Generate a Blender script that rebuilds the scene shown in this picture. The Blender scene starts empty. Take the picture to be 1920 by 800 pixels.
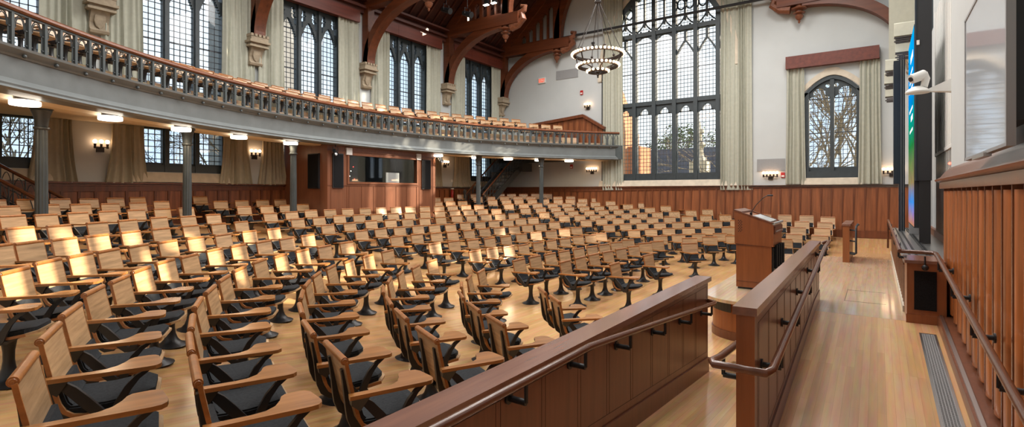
import bpy, bmesh, math, random
from mathutils import Vector, Matrix
random.seed(7)
SC = bpy.context.scene
COL = SC.collection
PI = math.pi

# ------------------------------------------------------------------ camera
F_PX, VPX, HZ, EYE = 980.0, 1645.0, 361.0, 2.15
YAW = math.atan((VPX - 960) / F_PX)
cam_d = bpy.data.cameras.new('camera')
cam = bpy.data.objects.new('camera', cam_d)
COL.objects.link(cam)
cam.location = (0, 0, EYE)
cam.rotation_euler = (PI / 2, 0, YAW)
cam_d.sensor_fit = 'HORIZONTAL'
cam_d.sensor_width = 36
cam_d.lens = 36 * F_PX / 1920
cam_d.shift_y = (HZ - 400) / 1920.0
cam_d.clip_start = .05
cam_d.clip_end = 400
SC.camera = cam

# ------------------------------------------------------------------ helpers
def tag(o, label=None, cat=None, group=None, kind=None):
    if label: o['label'] = label
    if cat: o['category'] = cat
    if group: o['group'] = group
    if kind: o['kind'] = kind
    return o

class MB:
    """collects faces for ONE mesh object"""
    def __init__(s):
        s.v = []; s.f = []
    def add(s, vs, fs):
        n = len(s.v)
        s.v.extend([tuple(p) for p in vs])
        s.f.extend([tuple(i + n for i in f) for f in fs])
        return s
    def box(s, a, b):
        x0, y0, z0 = [min(p, q) for p, q in zip(a, b)]
        x1, y1, z1 = [max(p, q) for p, q in zip(a, b)]
        return s.add([(x0,y0,z0),(x1,y0,z0),(x1,y1,z0),(x0,y1,z0),(x0,y0,z1),(x1,y0,z1),(x1,y1,z1),(x0,y1,z1)],
              [(0,3,2,1),(4,5,6,7),(0,1,5,4),(1,2,6,5),(2,3,7,6),(3,0,4,7)])
    def hexa(s, bot, top):
        return s.add(list(bot) + list(top), [(0,3,2,1),(4,5,6,7),(0,1,5,4),(1,2,6,5),(2,3,7,6),(3,0,4,7)])
    def prism(s, poly, fn0, fn1):
        """poly 2D list, fn0/fn1 map (a,b)->3D for the two caps"""
        n = len(poly)
        vs = [fn0(*p) for p in poly] + [fn1(*p) for p in poly]
        fs = [tuple(range(n))[::-1], tuple(range(n, 2*n))] + [(i, (i+1) % n, n + (i+1) % n, n + i) for i in range(n)]
        return s.add(vs, fs)
    def pz(s, poly, z0, z1):
        return s.prism(poly, lambda a, b: (a, b, z0), lambda a, b: (a, b, z1))
    def px(s, poly, x0, x1):      # poly in (y,z)
        return s.prism(poly, lambda a, b: (x0, a, b), lambda a, b: (x1, a, b))
    def py(s, poly, y0, y1):      # poly in (x,z)
        return s.prism(poly, lambda a, b: (a, y0, b), lambda a, b: (a, y1, b))
    def strip(s, la, lb, fn0, fn1):
        """closed band between polylines la, lb (2D, same length) extruded between fn0 and fn1"""
        n = len(la)
        vs = [fn0(*p) for p in la] + [fn0(*p) for p in lb] + [fn1(*p) for p in la] + [fn1(*p) for p in lb]
        fs = []
        for i in range(n - 1):
            fs += [(i, i+1, n+i+1, n+i), (2*n+i, 3*n+i, 3*n+i+1, 2*n+i+1), (i, 2*n+i, 2*n+i+1, i+1), (n+i, n+i+1, 3*n+i+1, 3*n+i)]
        fs += [(0, n, 3*n, 2*n), (n-1, 3*n-1, 4*n-1, 2*n-1)]
        return s.add(vs, fs)
    def tube(s, pts, r, seg=8, cap=True, sq=None):
        pts = [Vector(p) for p in pts]
        n = len(pts)
        rs = r if isinstance(r, (list, tuple)) else [r] * n
        base = len(s.v); up = None; rings = []
        for i, p in enumerate(pts):
            if i == 0: t = pts[1] - p
            elif i == n-1: t = p - pts[i-1]
            else: t = (pts[i+1] - p).normalized() + (p - pts[i-1]).normalized()
            t = t.normalized() if t.length > 1e-9 else Vector((0,0,1))
            ref = Vector((0,0,1)) if abs(t.z) < .9 else Vector((0,1,0))
            if up is None: up = (ref - t * ref.dot(t)).normalized()
            else:
                up = up - t * up.dot(t)
                up = up.normalized() if up.length > 1e-6 else (ref - t * ref.dot(t)).normalized()
            sd = t.cross(up)
            rings.append([p + (up * math.cos(2*PI*k/seg + .39) + sd * math.sin(2*PI*k/seg + .39)) * rs[i] for k in range(seg)])
        vs = [q for rg in rings for q in rg]
        fs = []
        for i in range(n-1):
            for k in range(seg):
                a = i*seg + k; b = i*seg + (k+1) % seg
                fs.append((a, b, b+seg, a+seg))
        if cap:
            fs.append(tuple(range(seg))[::-1]); fs.append(tuple(range((n-1)*seg, n*seg)))
        return s.add(vs, fs)
    def lathe(s, prof, c=(0,0,0), seg=16):
        """prof list of (r,z) bottom to top"""
        n = len(prof); vs = []; fs = []
        for r, z in prof:
            for k in range(seg):
                a = 2*PI*k/seg
                vs.append((c[0] + r*math.cos(a), c[1] + r*math.sin(a), c[2] + z))
        for i in range(n-1):
            for k in range(seg):
                a = i*seg + k; b = i*seg + (k+1) % seg
                fs.append((a, b, b+seg, a+seg))
        fs.append(tuple(range(seg))[::-1]); fs.append(tuple(range((n-1)*seg, n*seg)))
        return s.add(vs, fs)
    def ball(s, c, r, seg=8, rings=6, sc=(1,1,1)):
        prof = [(max(1e-3, math.sin(PI*i/rings)) * r, -math.cos(PI*i/rings) * r) for i in range(rings+1)]
        n = len(s.v); s.lathe(prof, (0,0,0), seg)
        for i in range(n, len(s.v)):
            v = s.v[i]; s.v[i] = (c[0]+v[0]*sc[0], c[1]+v[1]*sc[1], c[2]+v[2]*sc[2])
        return s
    def xf(s, fn):
        s.v = [tuple(fn(*p)) for p in s.v]; return s
    def build(s, name, mat, parent=None, smooth=None, origin=None):
        off = Vector((0,0,0))
        if parent is not None and parent.get('_w'): off = Vector(parent['_w'])
        elif origin is not None: off = Vector(origin)
        me = bpy.data.meshes.new(name)
        me.from_pydata([(p[0]-off[0], p[1]-off[1], p[2]-off[2]) for p in s.v], [], s.f)
        bm = bmesh.new(); bm.from_mesh(me)
        bmesh.ops.recalc_face_normals(bm, faces=bm.faces)
        bm.to_mesh(me); bm.free()
        if smooth:
            me.shade_smooth(); me.set_sharp_from_angle(angle=smooth)
        if isinstance(mat, (list, tuple)):
            for m in mat: me.materials.append(m)
        else: me.materials.append(mat)
        o = bpy.data.objects.new(name, me); COL.objects.link(o)
        if parent is not None:
            o.parent = parent
            if parent.get('_w'): o['_w'] = list(off)
        elif origin is not None:
            o.location = off; o['_w'] = list(off)
        return o

def thing(name, label, cat, loc=(0,0,0), rotz=0, group=None, kind=None, world=True):
    """Empty at the base of a thing; world=True lets parts be written in world coordinates"""
    o = bpy.data.objects.new(name, None); COL.objects.link(o)
    o.empty_display_size = .1
    o.location = loc; o.rotation_euler = (0, 0, rotz)
    if world: o['_w'] = list(loc)
    if world and tuple(loc) == (0,0,0): o['_w'] = [0.0, 0.0, 0.0]
    return tag(o, label, cat, group, kind)

def copy_tree(o, parent=None):
    c = o.copy(); COL.objects.link(c)
    if parent is not None: c.parent = parent
    for ch in list(o.children): copy_tree(ch, c)
    return c

ORD = ['zeroth','first','second','third','fourth','fifth','sixth','seventh','eighth','ninth','tenth','eleventh','twelfth','thirteenth','fourteenth','fifteenth','sixteenth','seventeenth','eighteenth','nineteenth','twentieth'] + ['twenty-first','twenty-second','twenty-third','twenty-fourth','twenty-fifth','twenty-sixth','twenty-seventh','twenty-eighth','twenty-ninth','thirtieth','thirty-first','thirty-second','thirty-third','thirty-fourth','thirty-fifth','thirty-sixth','thirty-seventh','thirty-eighth','thirty-ninth','fortieth']

# ------------------------------------------------------------------ materials
def mat(name, col, rough=.5, metal=0, spec=.5, noise=None, bump=None, coat=0):
    m = bpy.data.materials.new(name); m.use_nodes = True
    nt = m.node_tree; b = nt.nodes['Principled BSDF']
    b.inputs['Base Color'].default_value = (*col, 1)
    b.inputs['Roughness'].default_value = rough
    b.inputs['Metallic'].default_value = metal
    b.inputs['Specular IOR Level'].default_value = spec
    if coat:
        b.inputs['Coat Weight'].default_value = coat; b.inputs['Coat Roughness'].default_value = .15
    if noise:
        sc, amt = noise[0], noise[1]
        st = noise[2] if len(noise) > 2 else (1, 1, 1)
        tc = nt.nodes.new('ShaderNodeTexCoord'); mp = nt.nodes.new('ShaderNodeMapping')
        mp.inputs['Scale'].default_value = st
        nz = nt.nodes.new('ShaderNodeTexNoise'); nz.inputs['Scale'].default_value = sc; nz.inputs['Detail'].default_value = 5
        rp = nt.nodes.new('ShaderNodeValToRGB')
        rp.color_ramp.elements[0].position = .3; rp.color_ramp.elements[1].position = .7
        rp.color_ramp.elements[0].color = (*[c * (1 - amt) for c in col], 1)
        rp.color_ramp.elements[1].color = (*[min(1, c * (1 + amt)) for c in col], 1)
        nt.links.new(tc.outputs['Object'], mp.inputs['Vector']); nt.links.new(mp.outputs['Vector'], nz.inputs['Vector'])
        nt.links.new(nz.outputs['Fac'], rp.inputs['Fac']); nt.links.new(rp.outputs['Color'], b.inputs['Base Color'])
        if bump:
            bp = nt.nodes.new('ShaderNodeBump'); bp.inputs['Strength'].default_value = bump; bp.inputs['Distance'].default_value = .01
            nt.links.new(nz.outputs['Fac'], bp.inputs['Height']); nt.links.new(bp.outputs['Normal'], b.inputs['Normal'])
    return m

def emis(name, col, s):
    m = bpy.data.materials.new(name); m.use_nodes = True
    nt = m.node_tree; nt.nodes.remove(nt.nodes['Principled BSDF'])
    e = nt.nodes.new('ShaderNodeEmission'); e.inputs['Color'].default_value = (*col, 1); e.inputs['Strength'].default_value = s
    nt.links.new(e.outputs[0], nt.nodes['Material Output'].inputs['Surface'])
    return m

def wood(name, col, grain_axis, rough=.35, amt=.35, scale=14, spec=.5, per_obj=0.0):
    """streaky grain stretched along one object axis"""
    m = bpy.data.materials.new(name); m.use_nodes = True
    nt = m.node_tree; b = nt.nodes['Principled BSDF']
    b.inputs['Roughness'].default_value = rough; b.inputs['Specular IOR Level'].default_value = spec
    tc = nt.nodes.new('ShaderNodeTexCoord'); mp = nt.nodes.new('ShaderNodeMapping')
    st = [1, 1, 1]; st[grain_axis] = .07
    mp.inputs['Scale'].default_value = st
    nz = nt.nodes.new('ShaderNodeTexNoise'); nz.inputs['Scale'].default_value = scale; nz.inputs['Detail'].default_value = 6; nz.inputs['Roughness'].default_value = .6
    rp = nt.nodes.new('ShaderNodeValToRGB')
    e = rp.color_ramp.elements
    e[0].position = .3; e[1].position = .72
    e[0].color = (*[c * (1 - amt) for c in col], 1); e[1].color = (*[min(1, c * (1 + amt * .7)) for c in col], 1)
    nt.links.new(tc.outputs['Object'], mp.inputs['Vector']); nt.links.new(mp.outputs['Vector'], nz.inputs['Vector'])
    nt.links.new(nz.outputs['Fac'], rp.inputs['Fac'])
    out = rp.outputs['Color']
    if per_obj:
        oi = nt.nodes.new('ShaderNodeObjectInfo'); mr = nt.nodes.new('ShaderNodeMapRange')
        mr.inputs['To Min'].default_value = 1 - per_obj; mr.inputs['To Max'].default_value = 1 + per_obj
        hs = nt.nodes.new('ShaderNodeHueSaturation')
        nt.links.new(oi.outputs['Random'], mr.inputs['Value']); nt.links.new(mr.outputs['Result'], hs.inputs['Value'])
        nt.links.new(out, hs.inputs['Color']); out = hs.outputs['Color']
        add = nt.nodes.new('ShaderNodeVectorMath'); add.operation = 'ADD'
        ml = nt.nodes.new('ShaderNodeMath'); ml.operation = 'MULTIPLY'; ml.inputs[1].default_value = 37
        nt.links.new(oi.outputs['Random'], ml.inputs[0]); nt.links.new(tc.outputs['Object'], add.inputs[0]); nt.links.new(ml.outputs[0], add.inputs[1])
        nt.links.new(add.outputs[0], mp.inputs['Vector'])
    nt.links.new(out, b.inputs['Base Color'])
    return m

def planks(name, cols, w=.085, length=1.1, rough=.28):
    """strip floor, boards along Y, in object space"""
    m = bpy.data.materials.new(name); m.use_nodes = True
    nt = m.node_tree; b = nt.nodes['Principled BSDF']; b.inputs['Roughness'].default_value = rough; b.inputs['Specular IOR Level'].default_value = 1.0
    tc = nt.nodes.new('ShaderNodeTexCoord'); mp = nt.nodes.new('ShaderNodeMapping')
    mp.inputs['Rotation'].default_value = (0, 0, PI / 2)
    br = nt.nodes.new('ShaderNodeTexBrick')
    br.inputs['Scale'].default_value = 1; br.inputs['Brick Width'].default_value = length; br.inputs['Row Height'].default_value = w
    br.inputs['Mortar Size'].default_value = .0008; br.offset = .37; br.offset_frequency = 3
    br.inputs['Color1'].default_value = (*cols[0], 1); br.inputs['Color2'].default_value = (*cols[1], 1); br.inputs['Mortar'].default_value = (*[c * .68 for c in cols[1]], 1)
    nz = nt.nodes.new('ShaderNodeTexNoise'); nz.inputs['Scale'].default_value = 6; nz.inputs['Detail'].default_value = 5
    mp2 = nt.nodes.new('ShaderNodeMapping'); mp2.inputs['Scale'].default_value = (4, .3, 1)
    mx = nt.nodes.new('ShaderNodeMix'); mx.data_type = 'RGBA'; mx.blend_type = 'OVERLAY'; mx.inputs[0].default_value = .35
    nt.links.new(tc.outputs['Object'], mp.inputs['Vector']); nt.links.new(mp.outputs['Vector'], br.inputs['Vector'])
    nt.links.new(tc.outputs['Object'], mp2.inputs['Vector']); nt.links.new(mp2.outputs['Vector'], nz.inputs['Vector'])
    nt.links.new(br.outputs['Color'], mx.inputs[6]); nt.links.new(nz.outputs['Color'], mx.inputs[7])
    nt.links.new(mx.outputs[2], b.inputs['Base Color'])
    return m

def glass(name, tint=(1,1,1), gloss=.06):
    m = bpy.data.materials.new(name); m.use_nodes = True
    nt = m.node_tree; nt.nodes.remove(nt.nodes['Principled BSDF'])
    t = nt.nodes.new('ShaderNodeBsdfTransparent'); t.inputs['Color'].default_value = (*tint, 1)
    g = nt.nodes.new('ShaderNodeBsdfGlossy'); g.inputs['Roughness'].default_value = .03
    mx = nt.nodes.new('ShaderNodeMixShader'); mx.inputs[0].default_value = gloss
    nt.links.new(t.outputs[0], mx.inputs[1]); nt.links.new(g.outputs[0], mx.inputs[2])
    nt.links.new(mx.outputs[0], nt.nodes['Material Output'].inputs['Surface'])
    return m

def cloth(name, col, trans=.15):
    m = mat(name, col, .9, spec=.1, noise=(9, .06))
    nt = m.node_tree; b = nt.nodes['Principled BSDF']
    tr = nt.nodes.new('ShaderNodeBsdfTranslucent'); tr.inputs['Color'].default_value = (*col, 1)
    mx = nt.nodes.new('ShaderNodeMixShader'); mx.inputs[0].default_value = trans
    nt.links.new(b.outputs[0], mx.inputs[1]); nt.links.new(tr.outputs[0], mx.inputs[2])
    nt.links.new(mx.outputs[0], nt.nodes['Material Output'].inputs['Surface'])
    return m

M = {}
M['oak'] = wood('oak veneer', (.52, .32, .165), 0, .27, .36, 26, spec=.8, per_obj=.12)
M['oak_edge'] = wood('orange oak', (.37, .135, .033), 1, .28, .3, 20, spec=.8, per_obj=.1)
M['tablet'] = wood('tablet oak', (.38, .155, .043), 1, .24, .35, 18, spec=.8, per_obj=.1)
M['fabric'] = mat('charcoal fabric', (.022, .024, .027), .85, spec=.2, noise=(60, .3))
M['cast'] = mat('black cast iron', (.018, .018, .019), .38, spec=.5)
M['floor'] = planks('maple strip floor', ((.68, .40, .18), (.60, .33, .135)), .06, 1.5, .22)
M['ramp'] = planks('ramp maple floor', ((.66, .40, .20), (.56, .32, .15)), .06, 1.5, .2)
M['stage'] = planks('stage maple floor', ((.62, .45, .30), (.55, .385, .245)), .06, 1.6, .10)  # greyer than the other maple to stand in for window glare
M['white'] = mat('off-white plaster', (.50, .52, .515), .85, spec=.2, noise=(1.2, .03))
M['wains'] = wood('red-brown wainscot', (.25, .082, .03), 2, .36, .4, 12)
M['wains_d'] = wood('dark wainscot frame', (.15, .045, .017), 2, .36, .35, 12)
M['wains_r'] = wood('warm board wainscot', (.42, .125, .034), 2, .28, .5, 14, spec=.9)
M['wains_l'] = wood('pale batten', (.24, .11, .06), 2, .24, .3, 10)
M['mahog'] = wood('mahogany ramp wall', (.165, .058, .028), 2, .3, .25, 16)
M['mahog_cap'] = wood('mahogany cap', (.21, .085, .05), 1, .22, .25, 16, spec=1.0)
M['cherry'] = wood('cherry veneer', (.28, .088, .027), 2, .3, .22, 16)
M['booth'] = wood('booth veneer', (.22, .082, .04), 2, .32, .18, 14)
M['pelmet'] = wood('pelmet wood', (.13, .026, .013), 1, .45, .3, 8)
M['beam'] = wood('beam timber', (.14, .037, .012), 0, .45, .4, 6)
M['roof'] = wood('roof boards', (.05, .013, .008), 1, .6, .4, 6)
M['roof_d'] = wood('dark purlin', (.085, .022, .012), 1, .5, .4, 6)
M['carve'] = mat('carved oak pendant', (.19, .065, .03), .5, noise=(12, .3))
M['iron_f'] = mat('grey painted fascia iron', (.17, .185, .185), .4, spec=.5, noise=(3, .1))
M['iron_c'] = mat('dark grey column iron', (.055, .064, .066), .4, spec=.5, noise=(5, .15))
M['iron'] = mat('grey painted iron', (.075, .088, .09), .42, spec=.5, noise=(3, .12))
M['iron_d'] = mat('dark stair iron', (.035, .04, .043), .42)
M['frame'] = mat('slate window frame', (.032, .042, .047), .5, noise=(6, .15))
M['lead'] = mat('window leading', (.06, .065, .075), .5)
M['glass'] = glass('window glass')
M['stone'] = mat('carved limestone', (.36, .29, .205), .85, noise=(7, .2), bump=.3)
M['stone_p'] = mat('pale limestone', (.55, .48, .38), .85, noise=(5, .12), bump=.2)
M['cloth'] = cloth('sage curtain cloth', (.50, .50, .415))
M['cloth_lit'] = cloth('warm-lit sage cloth', (.47, .43, .33))  # sage cloth again, with warm lamp light put into the colour
M['shade'] = cloth('roman shade cloth', (.60, .58, .48), .3)
M['soffit'] = mat('cream soffit', (.72, .62, .46), .8)
M['lamp'] = emis('opal lamp', (1, .88, .72), 2.2)
M['bulb'] = emis('warm bulb', (1, .60, .33), 5)
M['bronze'] = mat('dark bronze', (.03, .022, .018), .45, .3)
M['black'] = mat('black plastic', (.012, .012, .013), .45)
M['black_m'] = mat('matt black cabinet', (.016, .017, .020), .55)
M['navy'] = mat('blue-black panel', (.012, .02, .032), .3)
M['grille'] = mat('speaker cloth', (.011, .011, .012), .85, spec=.15, noise=(120, .5))
M['steel'] = mat('brushed steel', (.55, .55, .54), .3, 1)
M['grey_p'] = mat('grey paint', (.30, .30, .30), .6)
M['plastic'] = mat('white plastic', (.74, .73, .70), .4)
M['red'] = mat('alarm red', (.42, .02, .018), .4)
M['exit'] = emis('exit sign red', (1, .10, .04), .55)
M['led'] = emis('red indicator', (1, .05, .03), 6)
M['white_led'] = emis('white led', (1, .95, .85), 8)
M['rail'] = wood('wood handrail', (.13, .048, .024), 1, .22, .25, 14)
M['rail_w'] = wood('orange balcony rail', (.19, .062, .024), 1, .3, .3, 10)
M['booth_glass'] = glass('booth glass', (.82, .85, .86), .12)
M['dark_in'] = mat('dark interior', (.02, .022, .024), .7)
M['ribbed'] = mat('grey ribbed shade', (.62, .61, .58), .85, noise=(40, .25, (.2, 8, .02)))
M['ribbed_d'] = mat('dark ribbed panel', (.22, .22, .21), .25, noise=(40, .35, (.2, 8, .02)))
M['board'] = mat('glossy whiteboard', (.62, .66, .70), .06, spec=.7)
M['brickext'] = mat('orange brick tower', (.50, .19, .085), .9, noise=(3, .2))
M['slate'] = mat('slate roof', (.065, .07, .085), .8, noise=(2, .2))
M['tower'] = mat('grey stone tower', (.20, .20, .20), .9, noise=(1, .2))
M['leaf'] = mat('olive foliage', (.10, .13, .035), .9, noise=(2, .4))  # plain olive green, varied by noise
M['bark'] = mat('bare branch bark', (.24, .19, .13), .9)
M['ground'] = mat('lawn', (.12, .14, .07), .95, noise=(.4, .3))
M['shadow'] = mat('dark fold lining', (.10, .09, .09), .9)  # shadow lines between the shade folds, put into the colour
M['joint'] = mat('dark panel joint', (.035, .012, .008), .6)
M['papers'] = mat('white paper', (.8, .8, .8), .6)

# ------------------------------------------------------------------ room numbers
XL, XR, YE, YN = -16.25, 1.0, 22.5, -1.2
CX, CY, R0, SLOPE = -.509, 11.586, 6.911, .134
def rake(x, y): return min(1.45, SLOPE * max(0, math.hypot(x - CX, y - CY) - R0))
BX, BY, BR = 1.55, 11.7, 15.3          # balcony front arc
ZB, ZT, ZR = 3.65, 4.27, 4.87          # soffit, fascia top, rail top
STAGE = .6
def ramp_r(y):   # right ramp height
    if y < 3.1: return .28
    if y < 7.9: return .28 + (y - 3.1) / 4.8 * .32
    if y < 14.9: return STAGE
    return max(.2, STAGE - (y - 14.9) * .07)
def ramp_l(y):
    return .28 if y < 3.1 else max(0, .28 - (y - 3.1) * .08)

SKY_STRENGTH, SUN_POWER, FILL_POWER, SOFFIT_POWER, EXPOSURE = 0.58, 6.5, 400, 18, 1.22

# ------------------------------------------------------------------ setting: floors
def floor_mesh():
    mb = MB(); xs = [XL + i * (XR - XL) / 48 for i in range(49)]; ys = [YN + j * (YE - YN) / 60 for j in range(61)]
    vs = [(x, y, rake(x, y)) for y in ys for x in xs]; n = len(xs)
    fs = [(j*n+i, j*n+i+1, (j+1)*n+i+1, (j+1)*n+i) for j in range(len(ys)-1) for i in range(len(xs)-1)
          if not (xs[i] > -1.6 and (ys[j] < 6.2 or 8.4 < ys[j+1] and ys[j] < 14.5)) ]
    mb.add(vs, fs); return mb
o = floor_mesh().build('floor', M['floor'], smooth=.5)
tag(o, 'raked maple strip floor under the rows of tablet chairs', 'floor', kind='structure')
o = MB().box((XL-.5, YN-.5, -.6), (XR+.5, YE+.5, -.12)).build('floor', M['dark_in']); o.name = 'floor_slab'
tag(o, 'floor slab under the raked maple floor', 'floor', kind='structure')

def slope_floor(x0, x1, ys, fz, name, label, m):
    mb = MB(); n = len(ys)
    la = [(y, fz(y)) for y in ys]; lb = [(y, -.1) for y in ys]
    mb.strip(la, lb, lambda a, b: (x0, a, b), lambda a, b: (x1, a, b))
    o = mb.build(name, m); tag(o, label, 'floor', kind='structure'); return o
slope_floor(-1.70, -.84, [YN, 3.1, 6.6, 7.4], ramp_l, 'ramp_floor', 'maple ramp going down left of the short centre wall', M['ramp'])
slope_floor(-.84, XR, [YN, 3.1, 7.9, 7.915], ramp_r, 'ramp_floor', 'maple ramp going up to the stage beside the boarded wall', M['ramp'])
slope_floor(-.70, .5, [14.9, 17, 20.6], ramp_r, 'ramp_floor', 'far maple ramp leaving the stage behind the slim newel', M['ramp'])

# stage platform: rounded rectangle with a top slab that overhangs a panelled drum
def rrect(x0, y0, x1, y1, r, n=10):
    pts = []
    for cx, cy, a0 in ((x1, y0, None), (x1, y1, None)):
        pts.append((cx, cy))
    for cx, cy, a0 in ((x0 + r, y1 - r, 90), (x0 + r, y0 + r, 180)):
        for i in range(n + 1):
            a = math.radians(a0 + 90 * i / n); pts.append((cx + r * math.cos(a), cy + r * math.sin(a)))
    return pts
st = thing('stage_platform', 'low maple topped stage with rounded wooden front under the lectern', 'stage', (-1, 11.4, 0), kind='structure')
MB().pz(rrect(-2.22, 7.92, XR, 14.9, .62, 14), STAGE - .045, STAGE).build('stage_floor', M['stage'], st)
MB().pz(rrect(-2.12, 8.05, XR, 14.8, .56, 14), .10, STAGE - .045).build('stage_front', M['cherry'], st)
MB().pz(rrect(-2.135, 8.035, XR, 14.815, .565, 14), .0, .12).build('stage_plinth', M['mahog'], st)
sl = MB()
P = rrect(-2.128, 8.042, XR, 14.8, .56, 14)
arc = P[-13:-3]
sl.strip(arc, [(x*.98-.03, y*.995+.03) for x, y in arc], lambda a, b: (a, b, .40), lambda a, b: (a, b, .53))
sl.build('vent_slot', M['black'], st)  # vent slot: black band stands in for its dark recess
MB().box((-.39, 8.9, STAGE), (-.385, 10.0, STAGE+.002)).box((-.39, 9.9, STAGE), (.1, 9.905, STAGE+.002)).box((-.39, 8.9, STAGE), (.1, 8.905, STAGE+.002)).build('trapdoor_joint', M['black'], st)

# ------------------------------------------------------------------ walls with openings
def plate(mb, us, zlo, zhi, openings, fn):
    """us: breakpoints, zlo/zhi functions of u, openings(u)->[(a,b)], fn(u,z,side)->3D"""
    for a, b in zip(us[:-1], us[1:]):
        m = (a + b) / 2; z0 = zlo(m) if callable(zlo) else zlo; z1 = zhi(m) if callable(zhi) else zhi
        cuts = sorted([(max(z0, p), min(z1, q)) for p, q in openings(m) if q > z0 and p < z1])
        cur = z0; spans = []
        for p, q in cuts:
            if p > cur + 1e-4: spans.append((cur, p))
            cur = max(cur, q)
        if cur < z1 - 1e-4: spans.append((cur, z1))
        for p, q in spans:
            mb.add([fn(a, p, 0), fn(b, p, 0), fn(b, q, 0), fn(a, q, 0), fn(a, p, 1), fn(b, p, 1), fn(b, q, 1), fn(a, q, 1)],
                   [(0,1,2,3),(4,7,6,5),(0,4,5,1),(1,5,6,2),(2,6,7,3),(3,7,4,0)])
    return mb
def frange(a, b, d):
    n = max(1, int(round((b - a) / d))); return [a + (b - a) * i / n for i in range(n + 1)]
LW = [2.62, 6.85, 10.95, 15.5, 20.2]           # window centres on the long left wall
WHW = 1.24; UZ0, UZ1 = 4.85, 8.72; LZ0, LZ1 = 2.72, 4.0
bk = sorted({YN - .4, YE + .4, *[c - WHW for c in LW], *[c + WHW for c in LW]})
w = plate(MB(), bk, -.6, 9.6, lambda u: [(UZ0, UZ1), (LZ0, LZ1)] if any(abs(u - c) < WHW for c in LW) else [], lambda u, z, s: (XL - .45 * s, u, z))
tag(w.build('wall_left', M['white']), 'long off-white wall of tall leaded windows behind the balcony', 'wall', kind='structure')
def bigtop(u):
    t = (u + 7.65) / 2.95
    return 7.34 + 4.16 * math.sqrt(max(0, 1 - t * t)) if abs(t) < 1 else None
def smalltop(u):
    t = (u + 1.365) / .91
    return 5.86 + .62 * (1 - abs(t) ** 1.8) if abs(t) < 1 else None
def open_E(u):
    r = []
    if bigtop(u): r.append((2.70, bigtop(u)))
    if smalltop(u): r.append((2.70, smalltop(u)))
    return r
us = sorted(set([XL - .4, XR + .4] + frange(-10.6, -4.7, .06) + frange(-2.275, -.455, .045)))
def gable(u): return min(17.6, 9.4 + .93 * (8.75 - abs(u + 7.62)) + .2)
w = plate(MB(), us, -.6, gable, open_E, lambda u, z, s: (u, YE + .45 * s, z))
tag(w.build('wall_far', M['white']), 'off-white end wall with the great traceried window', 'wall', kind='structure')
w = plate(MB(), [XL - .4, -11.0, -4.6, XR + .4], -.6, lambda u: 17.4, lambda u: [(3.2, 9.5)] if -11 < u < -4.6 else [], lambda u, z, s: (u, YN - .45 * s, z))
tag(w.build('wall_near', M['white']), 'near end wall behind the viewer', 'wall', kind='structure')
RW = [(9.9, 13.2), (14.6, 17.6), (18.9, 21.6)]
bk = sorted({YN - .4, YE + .4, *[a for p in RW for a in p]})
w = plate(MB(), bk, -.6, 9.6, lambda u: [(5.75, 9.2)] if any(a < u < b for a, b in RW) else [], lambda u, z, s: (XR + .45 * s, u, z))
w.box((.82, YN, -.3), (XR, 9.2, 9.5))
tag(w.build('wall_right', M['white']), 'off-white stage wall above the warm boarded wainscot', 'wall', kind='structure')

# roof
cl = MB()
for sg in (0, 1):
    f = (lambda x: x) if not sg else (lambda x: -15.24 - x)
    cl.add([(f(XL - .3), YN - .3, 9.35), (f(XL - .3), YE + .3, 9.35), (f(-7.62), YE + .3, 17.5), (f(-7.62), YN - .3, 17.5),
            (f(XL - .3), YN - .3, 9.55), (f(XL - .3), YE + .3, 9.55), (f(-7.62), YE + .3, 17.7), (f(-7.62), YN - .3, 17.7)],
           [(0,1,2,3),(4,7,6,5),(0,4,5,1),(1,5,6,2),(2,6,7,3),(3,7,4,0)])
tag(cl.build('ceiling', M['roof']), 'dark boarded timber roof', 'ceiling', kind='structure')
def roof_z(x): return 9.35 + (x - (XL - .3)) * 8.15 / 8.93
pu = MB()
for k in range(1, 7):
    x = XL + .35 + k * 1.25; z = roof_z(x)
    pu.hexa([(x-.1, YN, z-.28), (x+.1, YN, z-.28+.1), (x+.1, YE, z-.28+.1), (x-.1, YE, z-.28)], [(x-.1, YN, z), (x+.1, YN, z+.1), (x+.1, YE, z+.1), (x-.1, YE, z)])
o = pu.build('trim_1', M['roof_d']); tag(o, 'dark purlins running under the roof boards', 'trim', kind='structure')
ra = MB()
for k in range(52):
    y = YN + .2 + k * .46
    x0, x1 = XL, -7.7
    ra.hexa([(x0, y-.04, roof_z(x0)-.10), (x0, y+.04, roof_z(x0)-.10), (x1, y+.04, roof_z(x1)-.10), (x1, y-.04, roof_z(x1)-.10)],
            [(x0, y-.04, roof_z(x0)), (x0, y+.04, roof_z(x0)), (x1, y+.04, roof_z(x1)), (x1, y-.04, roof_z(x1))])
o = ra.build('trim_2', M['roof_d']); tag(o, 'dark rafters under the roof boards', 'trim', kind='structure')
cn = MB()
cn.box((XL, YN, 9.0), (XL + .16, YE, 9.16)).box((XL, YN, 9.16), (XL + .30, YE, 9.26)).box((XL, YN, 9.42), (XL + .42, YE, 9.50)).box((XL, YN, 9.26), (XL + .12, YE, 9.42))
o = cn.build('trim_3', M['roof_d']); tag(o, 'dark moulded cornice along the top of the left wall', 'trim', kind='structure')

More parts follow.
